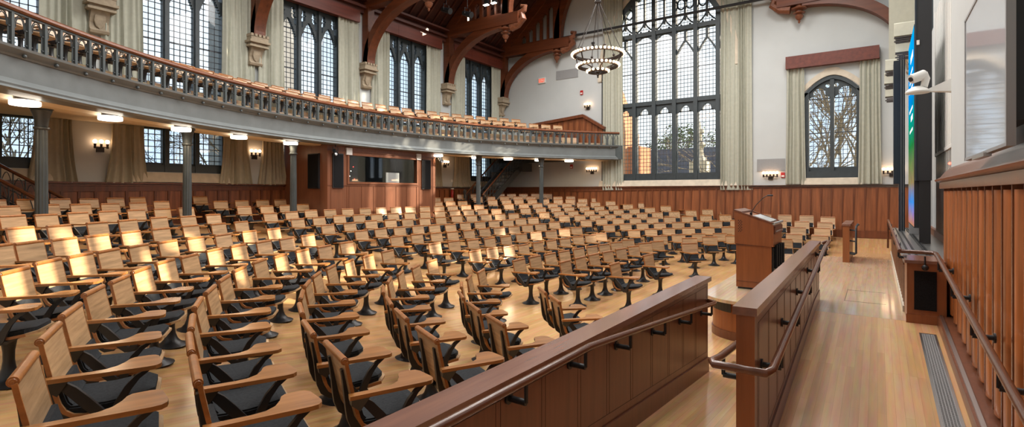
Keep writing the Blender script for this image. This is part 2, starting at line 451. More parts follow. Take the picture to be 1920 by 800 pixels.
# ------------------------------------------------------------------ wainscot
def wainscot(name, label, length_pts, fn, z1, zfl, step=.335, cap=True):
    """fn(u, d, z): u along wall, d out of the wall"""
    t = thing(name, label, 'wainscot', (0, 0, 0), kind='structure')
    u0, u1 = length_pts
    us = frange(u0, u1, step)
    def bx(mb, a, b, d0, d1, za, zb, zc=None, zd=None):
        mb.hexa([fn(a, d0, za), fn(a, d1, za), fn(b, d1, zb if zc is None else zc), fn(b, d0, zb if zc is None else zc)],
                [fn(a, d0, zb), fn(a, d1, zb), fn(b, d1, zb), fn(b, d0, zb)])
    mb = MB()
    for a, b in zip(us[:-1], us[1:]):
        bx(mb, a, b, 0, .03, zfl(a) - .05, z1 - .1, zfl(b) - .05)
    mb.build('panel_boards', M['wains'], t)
    mb = MB()
    for u in us: bx(mb, u - .035, u + .035, .03, .06, zfl(u), z1 - .14)
    mb.build('battens', M['wains_d'], t)
    mb = MB()
    bx(mb, u0, u1, 0, .065, z1 - .30, z1 - .05)
    for a, b in zip(us[:-1], us[1:]): bx(mb, a, b, .03, .07, zfl(a), zfl(a) + .26, zfl(b))
    mb.build('rails', M['wains_d'], t)
    mb = MB()
    bx(mb, u0, u1, 0, .13, z1 - .06, z1); bx(mb, u0, u1, 0, .10, z1 - .11, z1 - .06)
    mb.build('cap_moulding', M['wains_d'], t)
    return t
wainscot('trim_4', 'panelled red-brown wainscot under the left wall windows', (YN, YE), lambda u, d, z: (XL + d, u, z), 2.42, lambda u: rake(XL, u))
wainscot('trim_5', 'panelled red-brown wainscot across the far end wall', (XL, XR), lambda u, d, z: (u, YE - d, z), 2.44, lambda u: rake(u, YE))

# right wall: boards, rounded logs between pale battens, deep cap
XW = .82
t = thing('trim_6', 'warm boarded wainscot of the stage wall beside the ramp', 'wainscot', (XW, 5, 0), kind='structure')
ys = frange(-1.0, 8.75, .35)
mb = MB().box((XW - .06, -1.0, .2), (XW, 8.75, 2.2)); mb.build('backing_boards', M['wains_r'], t)
mb = MB()
for y in ys: mb.box((XW - .115, y - .016, ramp_r(y) + .1), (XW - .06, y + .016, 2.24))
mb.build('battens', M['wains_l'], t)
mb = MB()
for a, b in zip(ys[:-1], ys[1:]):
    m = (a + b) / 2
    prof = [(XW - .06, m - .145), (XW - .09, m - .13), (XW - .118, m - .08), (XW - .13, m), (XW - .118, m + .08), (XW - .09, m + .13), (XW - .06, m + .145)]
    mb.pz(prof, ramp_r(m) + .14, 2.17)
mb.build('rounded_boards', M['wains_r'], t, smooth=.6)
mb = MB().box((XW - .16, -1.0, 2.2), (XW, 8.75, 2.28)); mb.build('top_rail', M['wains_l'], t)
mb = MB().py([(XW, 2.28), (XW - .15, 2.28), (XW - .20, 2.295), (XW - .205, 2.315), (XW - .15, 2.345), (XW - .10, 2.42), (XW - .03, 2.48), (XW, 2.49)], -1.0, 8.8)
mb.build('cap_moulding', M['mahog_cap'], t, smooth=.5)
mb = MB().strip([(y, ramp_r(y) + .11) for y in (-1, 3.1, 7.9)], [(y, ramp_r(y) - .1) for y in (-1, 3.1, 7.9)], lambda a, b: (XW - .245, a, b), lambda a, b: (XW - .05, a, b))
mb.build('kerb', M['mahog'], t)
mb = MB().strip([(y, ramp_r(y) + .125) for y in (-1, 3.1, 7.9)], [(y, ramp_r(y) + .108) for y in (-1, 3.1, 7.9)], lambda a, b: (XW - .225, a, b), lambda a, b: (XW - .195, a, b))
mb.build('kerb_strip', M['steel'], t)
mb = MB().box((XR - .06, 9.2, .4), (XR, YE, 1.4)); o = mb.build('trim_7', M['wains']); tag(o, 'plain boarding behind the stage equipment ledge', 'trim', kind='structure')

# ------------------------------------------------------------------ windows
def bars(mb, fn, u0, u1, z0, z1, du, dz, w=.022, d0=0, d1=.012, top=None):
    n = max(1, int(round((u1 - u0) / du)))
    for i in range(1, n):
        u = u0 + (u1 - u0) * i / n; zt = z1 if top is None else top(u)
        mb.hexa([fn(u-w/2, d0, z0), fn(u+w/2, d0, z0), fn(u+w/2, d1, z0), fn(u-w/2, d1, z0)], [fn(u-w/2, d0, zt), fn(u+w/2, d0, zt), fn(u+w/2, d1, zt), fn(u-w/2, d1, zt)])
    k = 1; z = z0 + dz
    while z < (z1 if top is None else max(top(u0), top((u0+u1)/2))) - .02:
        ww = w * (2.1 if k % 8 == 0 else 1)
        mb.hexa([fn(u0, d0, z-ww/2), fn(u1, d0, z-ww/2), fn(u1, d1, z-ww/2), fn(u0, d1, z-ww/2)], [fn(u0, d0, z+ww/2), fn(u1, d0, z+ww/2), fn(u1, d1, z+ww/2), fn(u0, d1, z+ww/2)])
        z += dz; k += 1
def hx(mb, fn, u0, u1, d0, d1, z0, z1):
    mb.hexa([fn(u0, d0, z0), fn(u1, d0, z0), fn(u1, d1, z0), fn(u0, d1, z0)], [fn(u0, d0, z1), fn(u1, d0, z1), fn(u1, d1, z1), fn(u0, d1, z1)])
def pane(mb, fn, u0, u1, z0, z1, d=.02):
    mb.add([fn(u0, d, z0), fn(u1, d, z0), fn(u1, d, z1), fn(u0, d, z1)], [(0,1,2,3)])
WN = [0]
def window3(c, hw, z0, z1, head, label, fn, sillz):
    WN[0] += 1
    b = fn(c, 0, z0)
    t = thing('window_%d' % WN[0], label, 'window', b, kind='structure')
    fr = MB(); n = 3; jw = .13; mw = .17
    hx(fr, fn, c - hw, c - hw + jw, -.06, .16, z0, z1); hx(fr, fn, c + hw - jw, c + hw, -.06, .16, z0, z1)
    hx(fr, fn, c - hw, c + hw, -.04, .14, z1 - .10, z1); hx(fr, fn, c - hw, c + hw, -.06, .16, z0, z0 + .2)
    lw = (2 * hw - 2 * jw - 2 * mw) / 3
    lights = [(c - hw + jw + i * (lw + mw), c - hw + jw + i * (lw + mw) + lw) for i in range(3)]
    for i in range(2):
        u = lights[i][1]; hx(fr, fn, u + .03, u + mw - .03, -.10, .18, z0, z1); hx(fr, fn, u, u + mw, -.03, .12, z0, z1)
    for a, b2 in lights: hx(fr, fn, a, b2, -.01, .09, z0 + .2, z0 + .26)
    fr.build('frame', M['frame'], t)
    ld = MB(); gl = MB()
    for a, b2 in lights:
        bars(ld, fn, a, b2, z0 + .2, z1 - .1, .16, .17); pane(gl, fn, a, b2, z0 + .2, z1 - .1)
    ld.build('leading', M['lead'], t); gl.build('glass', M['glass'], t)
    if head:
        tr = MB()
        for a, b2 in lights:
            m = (a + b2) / 2; h = (b2 - a) / 2; zs = z1 - 1.25
            def op(u, m=m, h=h, zs=zs):
                tt = min(1, abs(u - m) / h); r = [(zs - .6, zs + .62 * (1 - tt ** 1.5))]
                for cu, cz, ru, rz in ((m - h * .62, z1 - .42, h * .24, .2), (m + h * .62, z1 - .42, h * .24, .2), (m + h * .86, z1 - .68, h * .16, .16), (m - h * .86, z1 - .68, h * .16, .16)):
                    q = (u - cu) / ru
                    if abs(q) < 1: s = rz * math.sqrt(1 - q * q); r.append((cz - s, cz + s))
                return r
            plate(tr, frange(a, b2, .03), zs - .02, z1 - .1, op, lambda u, z, s: fn(u, -.02 + .12 * s, z))
        tr.build('tracery', M['frame'], t)
    sl = MB(); hx(sl, fn, c - hw - .08, c + hw + .08, -.02, -.5 if False else .0, z0 - .01, z0)
    return t
fL = lambda u, d, z: (XL - .2 + d, u, z)
place = ['nearest the viewer', 'second from the near end', 'left of the control booth', 'above the control booth', 'farthest, beside the end wall']
for c, p in zip(LW, ['nearest the viewer', 'second along from the viewer', 'third along from the viewer', 'fourth along from the viewer', 'farthest, beside the end wall']):
    window3(c, WHW, UZ0, UZ1, True, 'tall three-light leaded window above the balcony, ' + p, fL, 0)
for c, p in zip(LW, ['behind the iron stair at the far left', 'between two pairs of warm-tinted curtains', 'hidden by the near side of the booth', 'hidden behind the control booth', 'behind the far iron stair']):
    window3(c, WHW, LZ0, LZ1, False, 'low leaded window under the balcony, ' + p, fL, 0)
sl = MB()
for c in LW: sl.hexa([(XL - .04, c - WHW - .1, LZ0 - .26), (XL + .10, c - WHW - .1, LZ0 - .28), (XL + .10, c + WHW + .1, LZ0 - .28), (XL - .04, c + WHW + .1, LZ0 - .26)],
                     [(XL - .04, c - WHW - .1, LZ0), (XL + .02, c - WHW - .1, LZ0 - .02), (XL + .02, c + WHW + .1, LZ0 - .02), (XL - .04, c + WHW + .1, LZ0)])
tag(sl.build('trim_8', M['stone_p']), 'pale stone sills of the low left windows', 'trim', kind='structure')

# great end window
fE = lambda u, d, z: (u, YE + .2 - d, z)
t = thing('window_11', 'great traceried end window of many leaded lights', 'window', (-7.65, YE, 2.7), kind='structure'); GW = t
mull = [-7.65 + .905 * k for k in (-2.5, -1.5, -.5, .5, 1.5, 2.5)]
edges = [-10.6] + mull + [-4.7]
fr = MB()
for u in mull:
    zt = bigtop(u); hx(fr, fE, u - .085, u + .085, -.12, .215, 2.7, zt); hx(fr, fE, u - .11, u + .11, -.04, .10, 2.7, zt)
for z0, z1, dd in ((2.7, 3.0, .2), (6.02, 6.20, .2), (9.12, 9.30, .2)):
    zz = z0
    half = 2.95 * math.sqrt(max(0, 1 - max(0, (z1 - 7.34) / 4.16) ** 2))
    hx(fr, fE, -7.65 - half, -7.65 + half, -.10, dd - .015, z0, z1)
fr.build('frame', M['frame'], t)
ar = MB(); us = frange(-10.6, -4.7, .06)
for a, b in zip(us[:-1], us[1:]):
    za, zb = bigtop(min(-4.701, max(-10.599, a))), bigtop(min(-4.701, max(-10.599, b)))
    def off(u, z, w): 
        s = 1 - w / 3.0; return (-7.65 + (u + 7.65) * s, 7.34 + (z - 7.34) * s)
    pa, pb = off(a, za, .22), off(b, zb, .22)
    ar.hexa([fE(a, -.1, za), fE(b, -.1, zb), fE(pb[0], -.1, pb[1]), fE(pa[0], -.1, pa[1])], [fE(a, .2, za), fE(b, .2, zb), fE(pb[0], .2, pb[1]), fE(pa[0], .2, pa[1])])
hx(ar, fE, -10.6, -10.42, -.1, .2, 2.7, 7.34); hx(ar, fE, -4.88, -4.7, -.1, .2, 2.7, 7.34)
ar.build('arch_frame', M['frame'], t)
tr = MB()
for i in range(7):
    a, b = edges[i] + .085, edges[i+1] - .085
    m = (a + b) / 2; h = (b - a) / 2
    def op1(u):   # cusped trefoil head
        r = []
        for cu, cz, rr in ((m, 5.70, h * .46), (m - h * .58, 5.50, h * .36), (m + h * .58, 5.50, h * .36)):
            q = abs(u - cu) / rr
            if q < 1: s = rr * math.sqrt(1 - q * q) * 1.15; r.append((cz - s, cz + s))
        r.append((4.9, 5.62 if abs(u - m) < h * .40 else 5.43)); return r
    plate(tr, frange(a, b, .014), 5.38, 6.03, op1, lambda u, z, s: fE(u, -.02 + .13 * s, z))
    if i in (0, 1, 4, 5, 6):
        def op2(u):
            tt = min(1, abs(u - m) / h); r = [(7.4, 8.02 + .62 * (1 - tt) ** .8)]
            if tt > .15: r.append((8.13 + .62 * (1 - tt) ** .8, 9.12))
            return r
        plate(tr, frange(a, b, .014), 7.9, 9.12, op2, lambda u, z, s: fE(u, -.02 + .13 * s, z))
    else:
        def op3(u):
            tt = min(1, abs(u - m) / h); return [(8, 8.86 + .24 * (1 - tt ** 2.2))]
        plate(tr, frange(a, b, .014), 8.74, 9.12, op3, lambda u, z, s: fE(u, -.02 + .13 * s, z))
    if 0 < i < 6:     # sub-mullion and cusped arcs over the upper transom
        zt = bigtop(m)
        hx(tr, fE, m - .035, m + .035, -.02, .12, 9.55, zt)
        for s in (-1, 1):
            tr.tube([fE(m + s * h * 1.02, .05, 9.34), fE(m + s * h * .62, .05, 9.46), fE(m + s * h * .28, .05, 9.60), fE(m, .05, 9.84)], .032, 6, cap=False)
            tr.ball(fE(m + s * h * .5, .05, 9.36), .05, 6, 4)
        if i in (1, 4, 5):
            for s in (-1, 1):
                for zc in (10.25, 10.75):
                    mb2 = [(m + s * h * .5 + math.cos(q) * .16, zc + math.sin(q) * .22) for q in [2*PI*k/14 for k in range(14)]]
                    if zc + .3 < bigtop(m + s * h * .5): tr.tube([fE(p, .05, q) for p, q in mb2 + mb2[:1]], .035, 5, cap=False)
tr.build('tracery', M['frame'], t)
ld = MB(); gl = MB()
for i in range(7):
    a, b = edges[i] + .085, edges[i+1] - .085
    if i == 0: a = -10.45
    if i == 6: b = -4.85
    for z0, z1 in ((3.0, 6.02), (6.2, 9.12), (9.3, 12)):
        tp = (lambda u: bigtop(u) or 9.3)
        if z1 > 7.4 and (i in (0, 6) or z1 == 12):
            zz = min(tp(a), tp(b), z1)
            if zz > z0 + .1: bars(ld, fE, a, b, z0, zz, .16, .165, .02)
        else: bars(ld, fE, a, b, z0, z1, .16, .165, .02)
        for p, q in zip(frange(a, b, .12)[:-1], frange(a, b, .12)[1:]):
            zz = min(z1, tp(p), tp(q))
            if zz > z0: pane(gl, fE, p, q, z0, zz)
ld.build('leading', M['lead'], t); gl.build('glass', M['glass'], t)
hood = MB(); pa = [(-7.65 + math.cos(a) * 3.12, 7.34 + math.sin(a) * 4.36) for a in [PI * k / 40 for k in range(41)]]
pb = [(-7.65 + math.cos(a) * 2.93, 7.34 + math.sin(a) * 4.14) for a in [PI * k / 40 for k in range(41)]]
hood.strip(pa, pb, lambda a, b: (a, YE - .07, b), lambda a, b: (a, YE + .02, b)); hood.build('stone_hood', M['stone_p'], t)
MB().hexa([(-10.7, YE - .12, 2.44), (-4.6, YE - .12, 2.44), (-4.6, YE + .3, 2.44), (-10.7, YE + .3, 2.44)], [(-10.7, YE - .02, 2.70), (-4.6, YE - .02, 2.70), (-4.6, YE + .3, 2.72), (-10.7, YE + .3, 2.72)]).build('stone_sill', M['stone_p'], t)

# small two-light end window
t = thing('window_12', 'small two-light arched leaded window under a red wood pelmet', 'window', (-1.365, YE, 2.7), kind='structure')
fr = MB(); us = frange(-2.275, -.455, .045)
for a, b in zip(us[:-1], us[1:]):
    za, zb = smalltop(min(-.456, max(-2.274, a))), smalltop(min(-.456, max(-2.274, b)))
    fr.hexa([fE(a, -.1, za - .15), fE(b, -.1, zb - .15), fE(b, .2, zb - .15), fE(a, .2, za - .15)], [fE(a, -.1, za), fE(b, -.1, zb), fE(b, .2, zb), fE(a, .2, za)])
hx(fr, fE, -2.275, -2.11, -.1, .2, 2.7, 5.9); hx(fr, fE, -.62, -.455, -.1, .2, 2.7, 5.9)
hx(fr, fE, -1.43, -1.30, -.1, .2, 2.7, 6.35); hx(fr, fE, -2.275, -.455, -.1, .22, 2.7, 2.95); hx(fr, fE, -2.275, -.455, -.1, .12, 2.95, 3.1)
fr.build('frame', M['frame'], t)
tr = MB(); ld = MB(); gl = MB()
for a, b in ((-2.11, -1.43), (-1.30, -.62)):
    m = (a + b) / 2; h = (b - a) / 2
    def op(u):
        r = [(4.5, 5.75 if abs(u - m) < h * .45 else 5.5)]
        for cu, cz, rr in ((m, 5.86, h * .58), (m - h * .54, 5.60, h * .48), (m + h * .54, 5.60, h * .48), (m + (h * .78 if m < -1.3 else -h * .78), 6.12, h * .22)):
            q = abs(u - cu) / rr
            if q < 1: s = rr * math.sqrt(1 - q * q); r.append((cz - s, cz + s))
        return r
    plate(tr, frange(a, b, .03), 5.4, lambda u: smalltop(u) - .10, op, lambda u, z, s: fE(u, 0 + .11 * s, z))
    bars(ld, fE, a, b, 3.1, 6.1, .135, .16, .019); pane(gl, fE, a, b, 3.1, 6.2)
tr.build('tracery', M['frame'], t); ld.build('leading', M['lead'], t); gl.build('glass', M['glass'], t)
hood = MB(); us = frange(-2.32, -.41, .1)
for i, (a, b) in enumerate(zip(us[:-1], us[1:])):
    k = 1.18 if abs((a + b) / 2 + 1.365) < .3 else 1
    z = lambda u: 5.86 + .62 * (1 - abs((u + 1.365) / .96) ** 1.8 if abs(u + 1.365) < .96 else 0)
    hood.hexa([(a, YE - .04, z(a)), (b, YE - .04, z(b)), (b, YE + .02, z(b)), (a, YE + .02, z(a))], [(a, YE - .04, z(a) + .24 * k), (b, YE - .04, z(b) + .24 * k), (b, YE + .02, z(b) + .24 * k), (a, YE + .02, z(a) + .24 * k)])
hood.build('stone_arch', M['stone_p'], t)
MB().hexa([(-2.35, YE - .1, 2.45), (-.4, YE - .1, 2.45), (-.4, YE + .3, 2.45), (-2.35, YE + .3, 2.45)], [(-2.35, YE - .02, 2.7), (-.4, YE - .02, 2.7), (-.4, YE + .3, 2.71), (-2.35, YE + .3, 2.71)]).build('stone_sill', M['stone_p'], t)
# unseen window added behind the viewer for fill light, then the high stage wall windows
t = thing('window_13', 'unseen near end window added behind the viewer for fill light', 'window', (-7.8, YN, 3.2), kind='structure')
g = MB(); fr = MB()
fN = lambda u, d, z: (u, YN - .2 + d, z)
for i in range(8): hx(fr, fN, -11 + i * .914 - .07, -11 + i * .914 + .07, -.1, .1, 3.2, 9.5)
for z in (3.2, 6.2, 9.35): hx(fr, fN, -11, -4.6, -.1, .1, z, z + .16)
fr.build('frame', M['frame'], t); pane(g, fN, -11, -4.6, 3.2, 9.5); g.build('glass', M['glass'], t)
for i, (a, b) in enumerate(RW):
    t = thing('window_%d' % (14 + i), 'high leaded window in the stage wall, ' + ORD[i + 1] + ' from the viewer', 'window', (XR, a, 5.75), kind='structure')
    fR = lambda u, d, z: (XR + .2 - d, u, z)
    fr = MB()
    for k in range(4): hx(fr, fR, a + k * (b - a) / 3 - .06, a + k * (b - a) / 3 + .06, -.1, .1, 5.75, 9.2)
    hx(fr, fR, a, b, -.1, .1, 5.75, 5.9); hx(fr, fR, a, b, -.1, .1, 7.6, 7.72)
    fr.build('frame', M['frame'], t); g = MB(); pane(g, fR, a, b, 5.75, 9.2); g.build('glass', M['glass'], t)

# ------------------------------------------------------------------ hammerbeam trusses
def truss(y, label, side=0, th=.30):
    f = (lambda x: x) if not side else (lambda x: -15.24 - x)
    t = thing('hammerbeam_truss', label, 'roof truss', (f(XL + .2), y, 7.1), group='hammerbeam roof trusses')
    ya, yb = y - th/2, y + th/2
    def P(poly, a=ya, b=yb, mb=None): return (mb or MB()).py([(f(x), z) for x, z in poly], a, b)
    def bandp(la, lb, a=ya, b=yb):
        mb = MB(); mb.strip([(f(x), z) for x, z in la], [(f(x), z) for x, z in lb], lambda p, q: (p, a, q), lambda p, q: (p, b, q)); return mb
    P([(XL + .05, 7.1), (XL + .38, 7.1), (XL + .38, 9.2), (XL + .05, 9.2)]).build('wall_post', M['beam'], t)
    n = 16; A = [PI/2 * k / n for k in range(n + 1)]
    inn = [(-12.95 - 2.93 * math.cos(a), 7.1 + 2.0 * math.sin(a)) for a in A]
    out = [(-12.95 - 3.22 * math.cos(a) * (1 - .0 * a), 7.1 + 2.36 * math.sin(a)) for a in A]
    bandp(inn, out).build('arched_brace', M['beam'], t, smooth=.5)
    bandp([(x + .02 if 0 else x, z - .03) for x, z in inn], [(x, z + .03) for x, z in inn], ya - .035, yb + .035).build('brace_moulding', M['beam'], t, smooth=.5)
    P([(XL + .05, 9.2), (-12.1, 9.16), (-12.1, 9.62), (XL + .05, 9.66)], ya - .03, yb + .03).build('hammer_beam', M['beam'], t)
    P([(-12.98, 9.62), (-12.62, 9.62), (-12.62, 12.3), (-12.98, 12.3)]).build('hammer_post', M['beam'], t)
    cvi = [(-7.62 - 4.95 * math.cos(a), 9.62 + 4.3 * math.sin(a)) for a in A]
    cvo = [(-7.62 - 5.32 * math.cos(a), 9.62 + 4.75 * math.sin(a)) for a in A]
    bandp(cvi, cvo).build('upper_arch', M['beam'], t, smooth=.5)
    lo = [(XL, roof_z(XL) - .62), (-7.62, roof_z(-7.62) - .62)]; hi = [(XL, roof_z(XL) - .1), (-7.62, roof_z(-7.62) - .1)]
    bandp(lo, hi).build('principal_rafter', M['beam'], t)
    tr = MB()
    def op(u):
        r = []
        for k, c in enumerate((-14.75, -14.33, -13.92, -13.5, -13.15)):
            q = abs(u - c) / .135
            if q < 1: r.append((9.74, 9.74 + .22 + k * .30 + .14 * (1 - q ** 1.6)))
        return r
    plate(tr, frange(-15.6, -12.98, .045), 9.64, lambda u: max(9.66, roof_z(u) - .6), op, lambda u, z, s: (f(u), y - .06 + .12 * s, z))
    tr.build('lancet_tracery', M['beam'], t)
    MB().lathe([(.01, 0), (.035, .04), (.05, .075), (.025, .11), (.08, .14), (.125, .21), (.15, .28), (.09, .33), (.10, .35), (.20, .375), (.215, .40), (.11, .43), (.11, .48), (.27, .53), (.29, .57), (.14, .60), (.12, .66), (.16, .74)], (f(-12.84), y, 8.48), 10).build('pendant', M['carve'], t, smooth=.6)
    sc = MB(); sc.tube([(f(-12.55), y, 9.05), (f(-12.2), y, 9.12), (f(-11.95), y, 9.32), (f(-12.0), y, 9.5), (f(-12.15), y, 9.45)], [.17, .16, .15, .13, .10], 8)
    sc.tube([(f(-12.15), y, 9.55), (f(-11.9), y, 9.66), (f(-11.85), y, 9.8), (f(-12.05), y, 9.84)], [.13, .12, .1, .08], 8)
    sc.build('carved_scroll', M['carve'], t, smooth=.7)
    return t
TY = [4.85, 8.91, 13.3, 17.9]
for y, s in zip(TY, ['nearest the viewer, mostly above the picture', 'between the first two full windows', 'springing from the middle stone corbel', 'fourth from the viewer, with two small floodlights']):
    truss(y, 'dark hammerbeam roof truss ' + s)
truss(22.2, 'hammerbeam truss against the end wall, left of the chandelier')
truss(22.2, 'hammerbeam truss against the end wall, above the small arched window', side=1)
o = MB().tube([(-14.2, 22.2, 9.66), (-1.0, 22.2, 9.66)], .055, 6).build('tie_rod', M['black_m'], origin=(-7.6, 22.2, 9.6)); tag(o, 'long black iron tie bar crossing in front of the great window', 'tie rod')

def corbel(y, lab, x=XL, sg=1):
    t = thing('stone_corbel', lab, 'corbel', (x, y, 6.15), group='carved stone corbels')
    MB().px([(y-.2, 0), (y+.2, 0), (y+.2, .1), (y-.2, .1)], 0, 0)
    pr = [(0, 0), (.16, .02), (.20, .08), (.13, .14), (.12, .28), (.22, .48), (.27, .56), (0, .56)]
    MB().py([(x + sg * a, 6.15 + b) for a, b in pr], y - .20, y + .20).build('bracket', M['stone'], t)
    MB().box((x, y - .30, 6.71), (x + sg * .36, y + .30, 6.77)).box((x, y - .26, 6.77), (x + sg * .33, y + .26, 6.83)).box((x, y - .33, 6.83), (x + sg * .42, y + .33, 6.90)).build('abacus', M['stone'], t)
    mb = MB().box((x, y - .28, 6.90), (x + sg * .38, y + .28, 7.02))
    for k in range(5): mb.box((x, y - .29 + k * .125, 7.02), (x + sg * .40, y - .21 + k * .125, 7.10))
    mb.build('battlement', M['stone'], t)
    sh = [(-.11, .46), (.11, .46), (.12, .32), (.08, .2), (0, .13), (-.08, .2), (-.12, .32)]
    MB().prism([(a, b) for a, b in sh], lambda a, b: (x + sg * (.13 + .2 * max(0, b - .2)), y + a, 6.15 + b), lambda a, b: (x + sg * (.17 + .2 * max(0, b - .2)), y + a, 6.15 + b)).build('shield', M['stone'], t)
for y, lab in zip(TY, ['stone corbel with shield, nearest the viewer above the balcony rail', 'stone corbel with shield, second from the viewer', 'stone corbel with shield, third from the viewer', 'stone corbel with shield, fourth from the viewer']):
    corbel(y, lab)
corbel(22.15, 'stone corbel in the far left corner by the end wall'); corbel(22.15, 'stone corbel in the far right corner behind the roman shades', XR, -1)

# ------------------------------------------------------------------ curtains and pelmets
def curtain(name, lab, u0, u1, z0, z1, fn, folds, m, group, flare=.06, seed=0, depth=.07):
    rr = random.Random(seed); n = folds * 8
    ph = [rr.uniform(-.5, .5) for _ in range(folds + 1)]
    mb = MB(); rows = 5; vs = []
    for side in (0, 1):
        for r in range(rows + 1):
            k = r / rows; z = z0 + (z1 - z0) * k; fl = flare * (1 - k) ** 2
            for i in range(n + 1):
                s = i / n; u = u0 - fl + (u1 - u0 + 2 * fl) * s
                j = int(s * folds) if s < 1 else folds - 1
                q = s + .035 * math.sin(s * 9 + ph[0] * 6) + .02 * math.sin(s * 17 + 2.2 * k + ph[1] * 9)
                d = .09 + depth * (.72 + .28 * math.sin(s * 11 + ph[2] * 8)) * math.sin(q * folds * 2 * PI + ph[0] * (1 - k) * 1.6) * (1 - .3 * k) + .02 * math.sin(5 * s + 3 * k)
                vs.append(fn(u, d if side == 0 else d - .02, z))
    N = (rows + 1) * (n + 1); fs = []
    for r in range(rows):
        for i in range(n):
            a = r * (n + 1) + i
            fs.append((a, a + 1, a + n + 2, a + n + 1)); fs.append((N + a, N + a + n + 1, N + a + n + 2, N + a + 1))
        a = r * (n + 1); fs.append((a, a + n + 1, N + a + n + 1, N + a)); a += n; fs.append((a, N + a, N + a + n + 1, a + n + 1))
    for i in range(n):
        fs.append((i, N + i, N + i + 1, i + 1)); a = rows * (n + 1) + i; fs.append((a, a + 1, N + a + 1, N + a))
    mb.add(vs, fs)
    o = mb.build(name, m, smooth=1.2, origin=fn((u0 + u1) / 2, 0, z0)); tag(o, lab, 'curtain', group); return o
fl = lambda u, d, z: (XL + d, u, z)
fe = lambda u, d, z: (u, YE - d, z)
wn = ['nearest upper left window', 'upper window second from the viewer', 'upper window third from the viewer', 'upper window fourth from the viewer', 'farthest upper left window']
for i, c in enumerate(LW):
    curtain('curtain', 'sage green curtain on the left of the ' + wn[i], c - 1.92, c - 1.05, 4.62, 8.75, fl, 6, M['cloth'], 'upper curtains', .05, i)
    curtain('curtain', 'sage green curtain on the right of the ' + wn[i], c + 1.08, c + 2.02, 4.62, 8.75, fl, 6, M['cloth'], 'upper curtains', .05, 20 + i)
    mb = MB().box((XL + .02, c - 1.95, 8.58), (XL + .24, c + 1.95, 9.02)); mb.box((XL + .24, c - .66, 8.58), (XL + .245, c - .65, 9.02)).box((XL + .24, c + .65, 8.58), (XL + .245, c + .66, 9.02))
    o = mb.build('pelmet', M['pelmet'], origin=(XL + .1, c, 8.58)); tag(o, 'dark red wood pelmet over the ' + wn[i], 'pelmet', 'pelmets of the left wall')
    vl = curtain('curtain', 'short gathered curtain at the foot of the ' + wn[i], c - 1.05, c + 1.05, 4.6, 4.98, fl, 14, M['cloth'], 'short sill curtains', .0, 40 + i, .03)
low = [(3.62, 4.30, 'right of the window behind the iron stair'), (5.12, 5.83, 'left of the low window under the first bay'), (7.93, 8.70, 'right of the low window under the first bay'),
       (9.16, 9.86, 'against the near side of the control booth'), (17.0, 17.5, 'just right of the control booth'), (18.5, 19.5, 'left of the far iron stair')]
for i, (a, b, s) in enumerate(low):
    curtain('curtain', 'sage curtain tinted with warm light under the balcony, ' + s, a, b, 2.40, 3.93, fl, 6, M['cloth_lit'], 'curtains under the balcony', .14, 60 + i)
curtain('curtain', 'very tall sage curtain left of the great end window, passing behind the balcony', -10.5, -9.50, 2.27, 11.3, fe, 7, M['cloth'], 'great window curtains', .03, 80)
curtain('curtain', 'very tall sage curtain right of the great end window', -5.24, -4.08, 2.26, 10.4, fe, 8, M['cloth'], 'great window curtains', .03, 81)
curtain('curtain', 'sage curtain left of the small arched window', -2.84, -2.25, 2.47, 6.86, fe, 5, M['cloth'], 'small window curtains', .05, 82)
curtain('curtain', 'sage curtain right of the small arched window', -.52, .08, 2.46, 6.9, fe, 5, M['cloth'], 'small window curtains', .05, 83)
mb = MB().box((-2.86, YE - .26, 6.84), (.06, YE - .01, 7.30)).box((-1.42, YE - .264, 6.84), (-1.40, YE - .26, 7.30))
tag(mb.build('pelmet', M['pelmet'], origin=(-1.4, YE, 6.84)), 'red wood pelmet box over the small arched window', 'pelmet')

# ------------------------------------------------------------------ balcony
def bp(a, r=BR): return (BX - r * math.cos(a), BY + r * math.sin(a))
A0, A1 = -.985, .755
NA = 96
AA = [A0 + (A1 - A0) * i / NA for i in range(NA + 1)]
bal = thing('balcony', 'curved grey iron balcony with arcaded balustrade and wooden rail', 'balcony', (-13.75, BY, ZB))
def sweep(prof, name, m, smooth=.5, aa=AA):
    """prof: closed (dr,z); dr positive = towards the hall"""
    mb = MB(); n = len(prof); vs = []; fs = []
    for a in aa:
        for d, z in prof:
            x, y = bp(a, BR - d); vs.append((x, y, z))
    for i in range(len(aa) - 1):
        for k in range(n):
            fs.append((i*n + k, i*n + (k+1) % n, (i+1)*n + (k+1) % n, (i+1)*n + k))
    fs.append(tuple(range(n))); fs.append(tuple(range((len(aa)-1)*n, len(aa)*n)))
    mb.add(vs, fs); return mb.build(name, m, bal, smooth=smooth)
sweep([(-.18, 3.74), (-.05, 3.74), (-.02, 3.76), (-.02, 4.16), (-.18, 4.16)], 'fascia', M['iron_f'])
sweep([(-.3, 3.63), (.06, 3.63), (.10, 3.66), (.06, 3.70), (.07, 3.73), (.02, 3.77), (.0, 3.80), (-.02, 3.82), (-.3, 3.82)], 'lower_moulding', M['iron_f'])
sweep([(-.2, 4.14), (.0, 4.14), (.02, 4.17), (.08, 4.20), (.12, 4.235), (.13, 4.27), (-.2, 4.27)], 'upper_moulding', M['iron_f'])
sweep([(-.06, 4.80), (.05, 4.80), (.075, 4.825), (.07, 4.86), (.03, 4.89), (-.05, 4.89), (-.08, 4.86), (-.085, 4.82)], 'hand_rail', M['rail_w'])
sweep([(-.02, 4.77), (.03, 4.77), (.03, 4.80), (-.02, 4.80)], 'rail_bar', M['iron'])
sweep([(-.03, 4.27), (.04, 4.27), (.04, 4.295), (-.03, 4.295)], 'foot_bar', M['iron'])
NB = 92
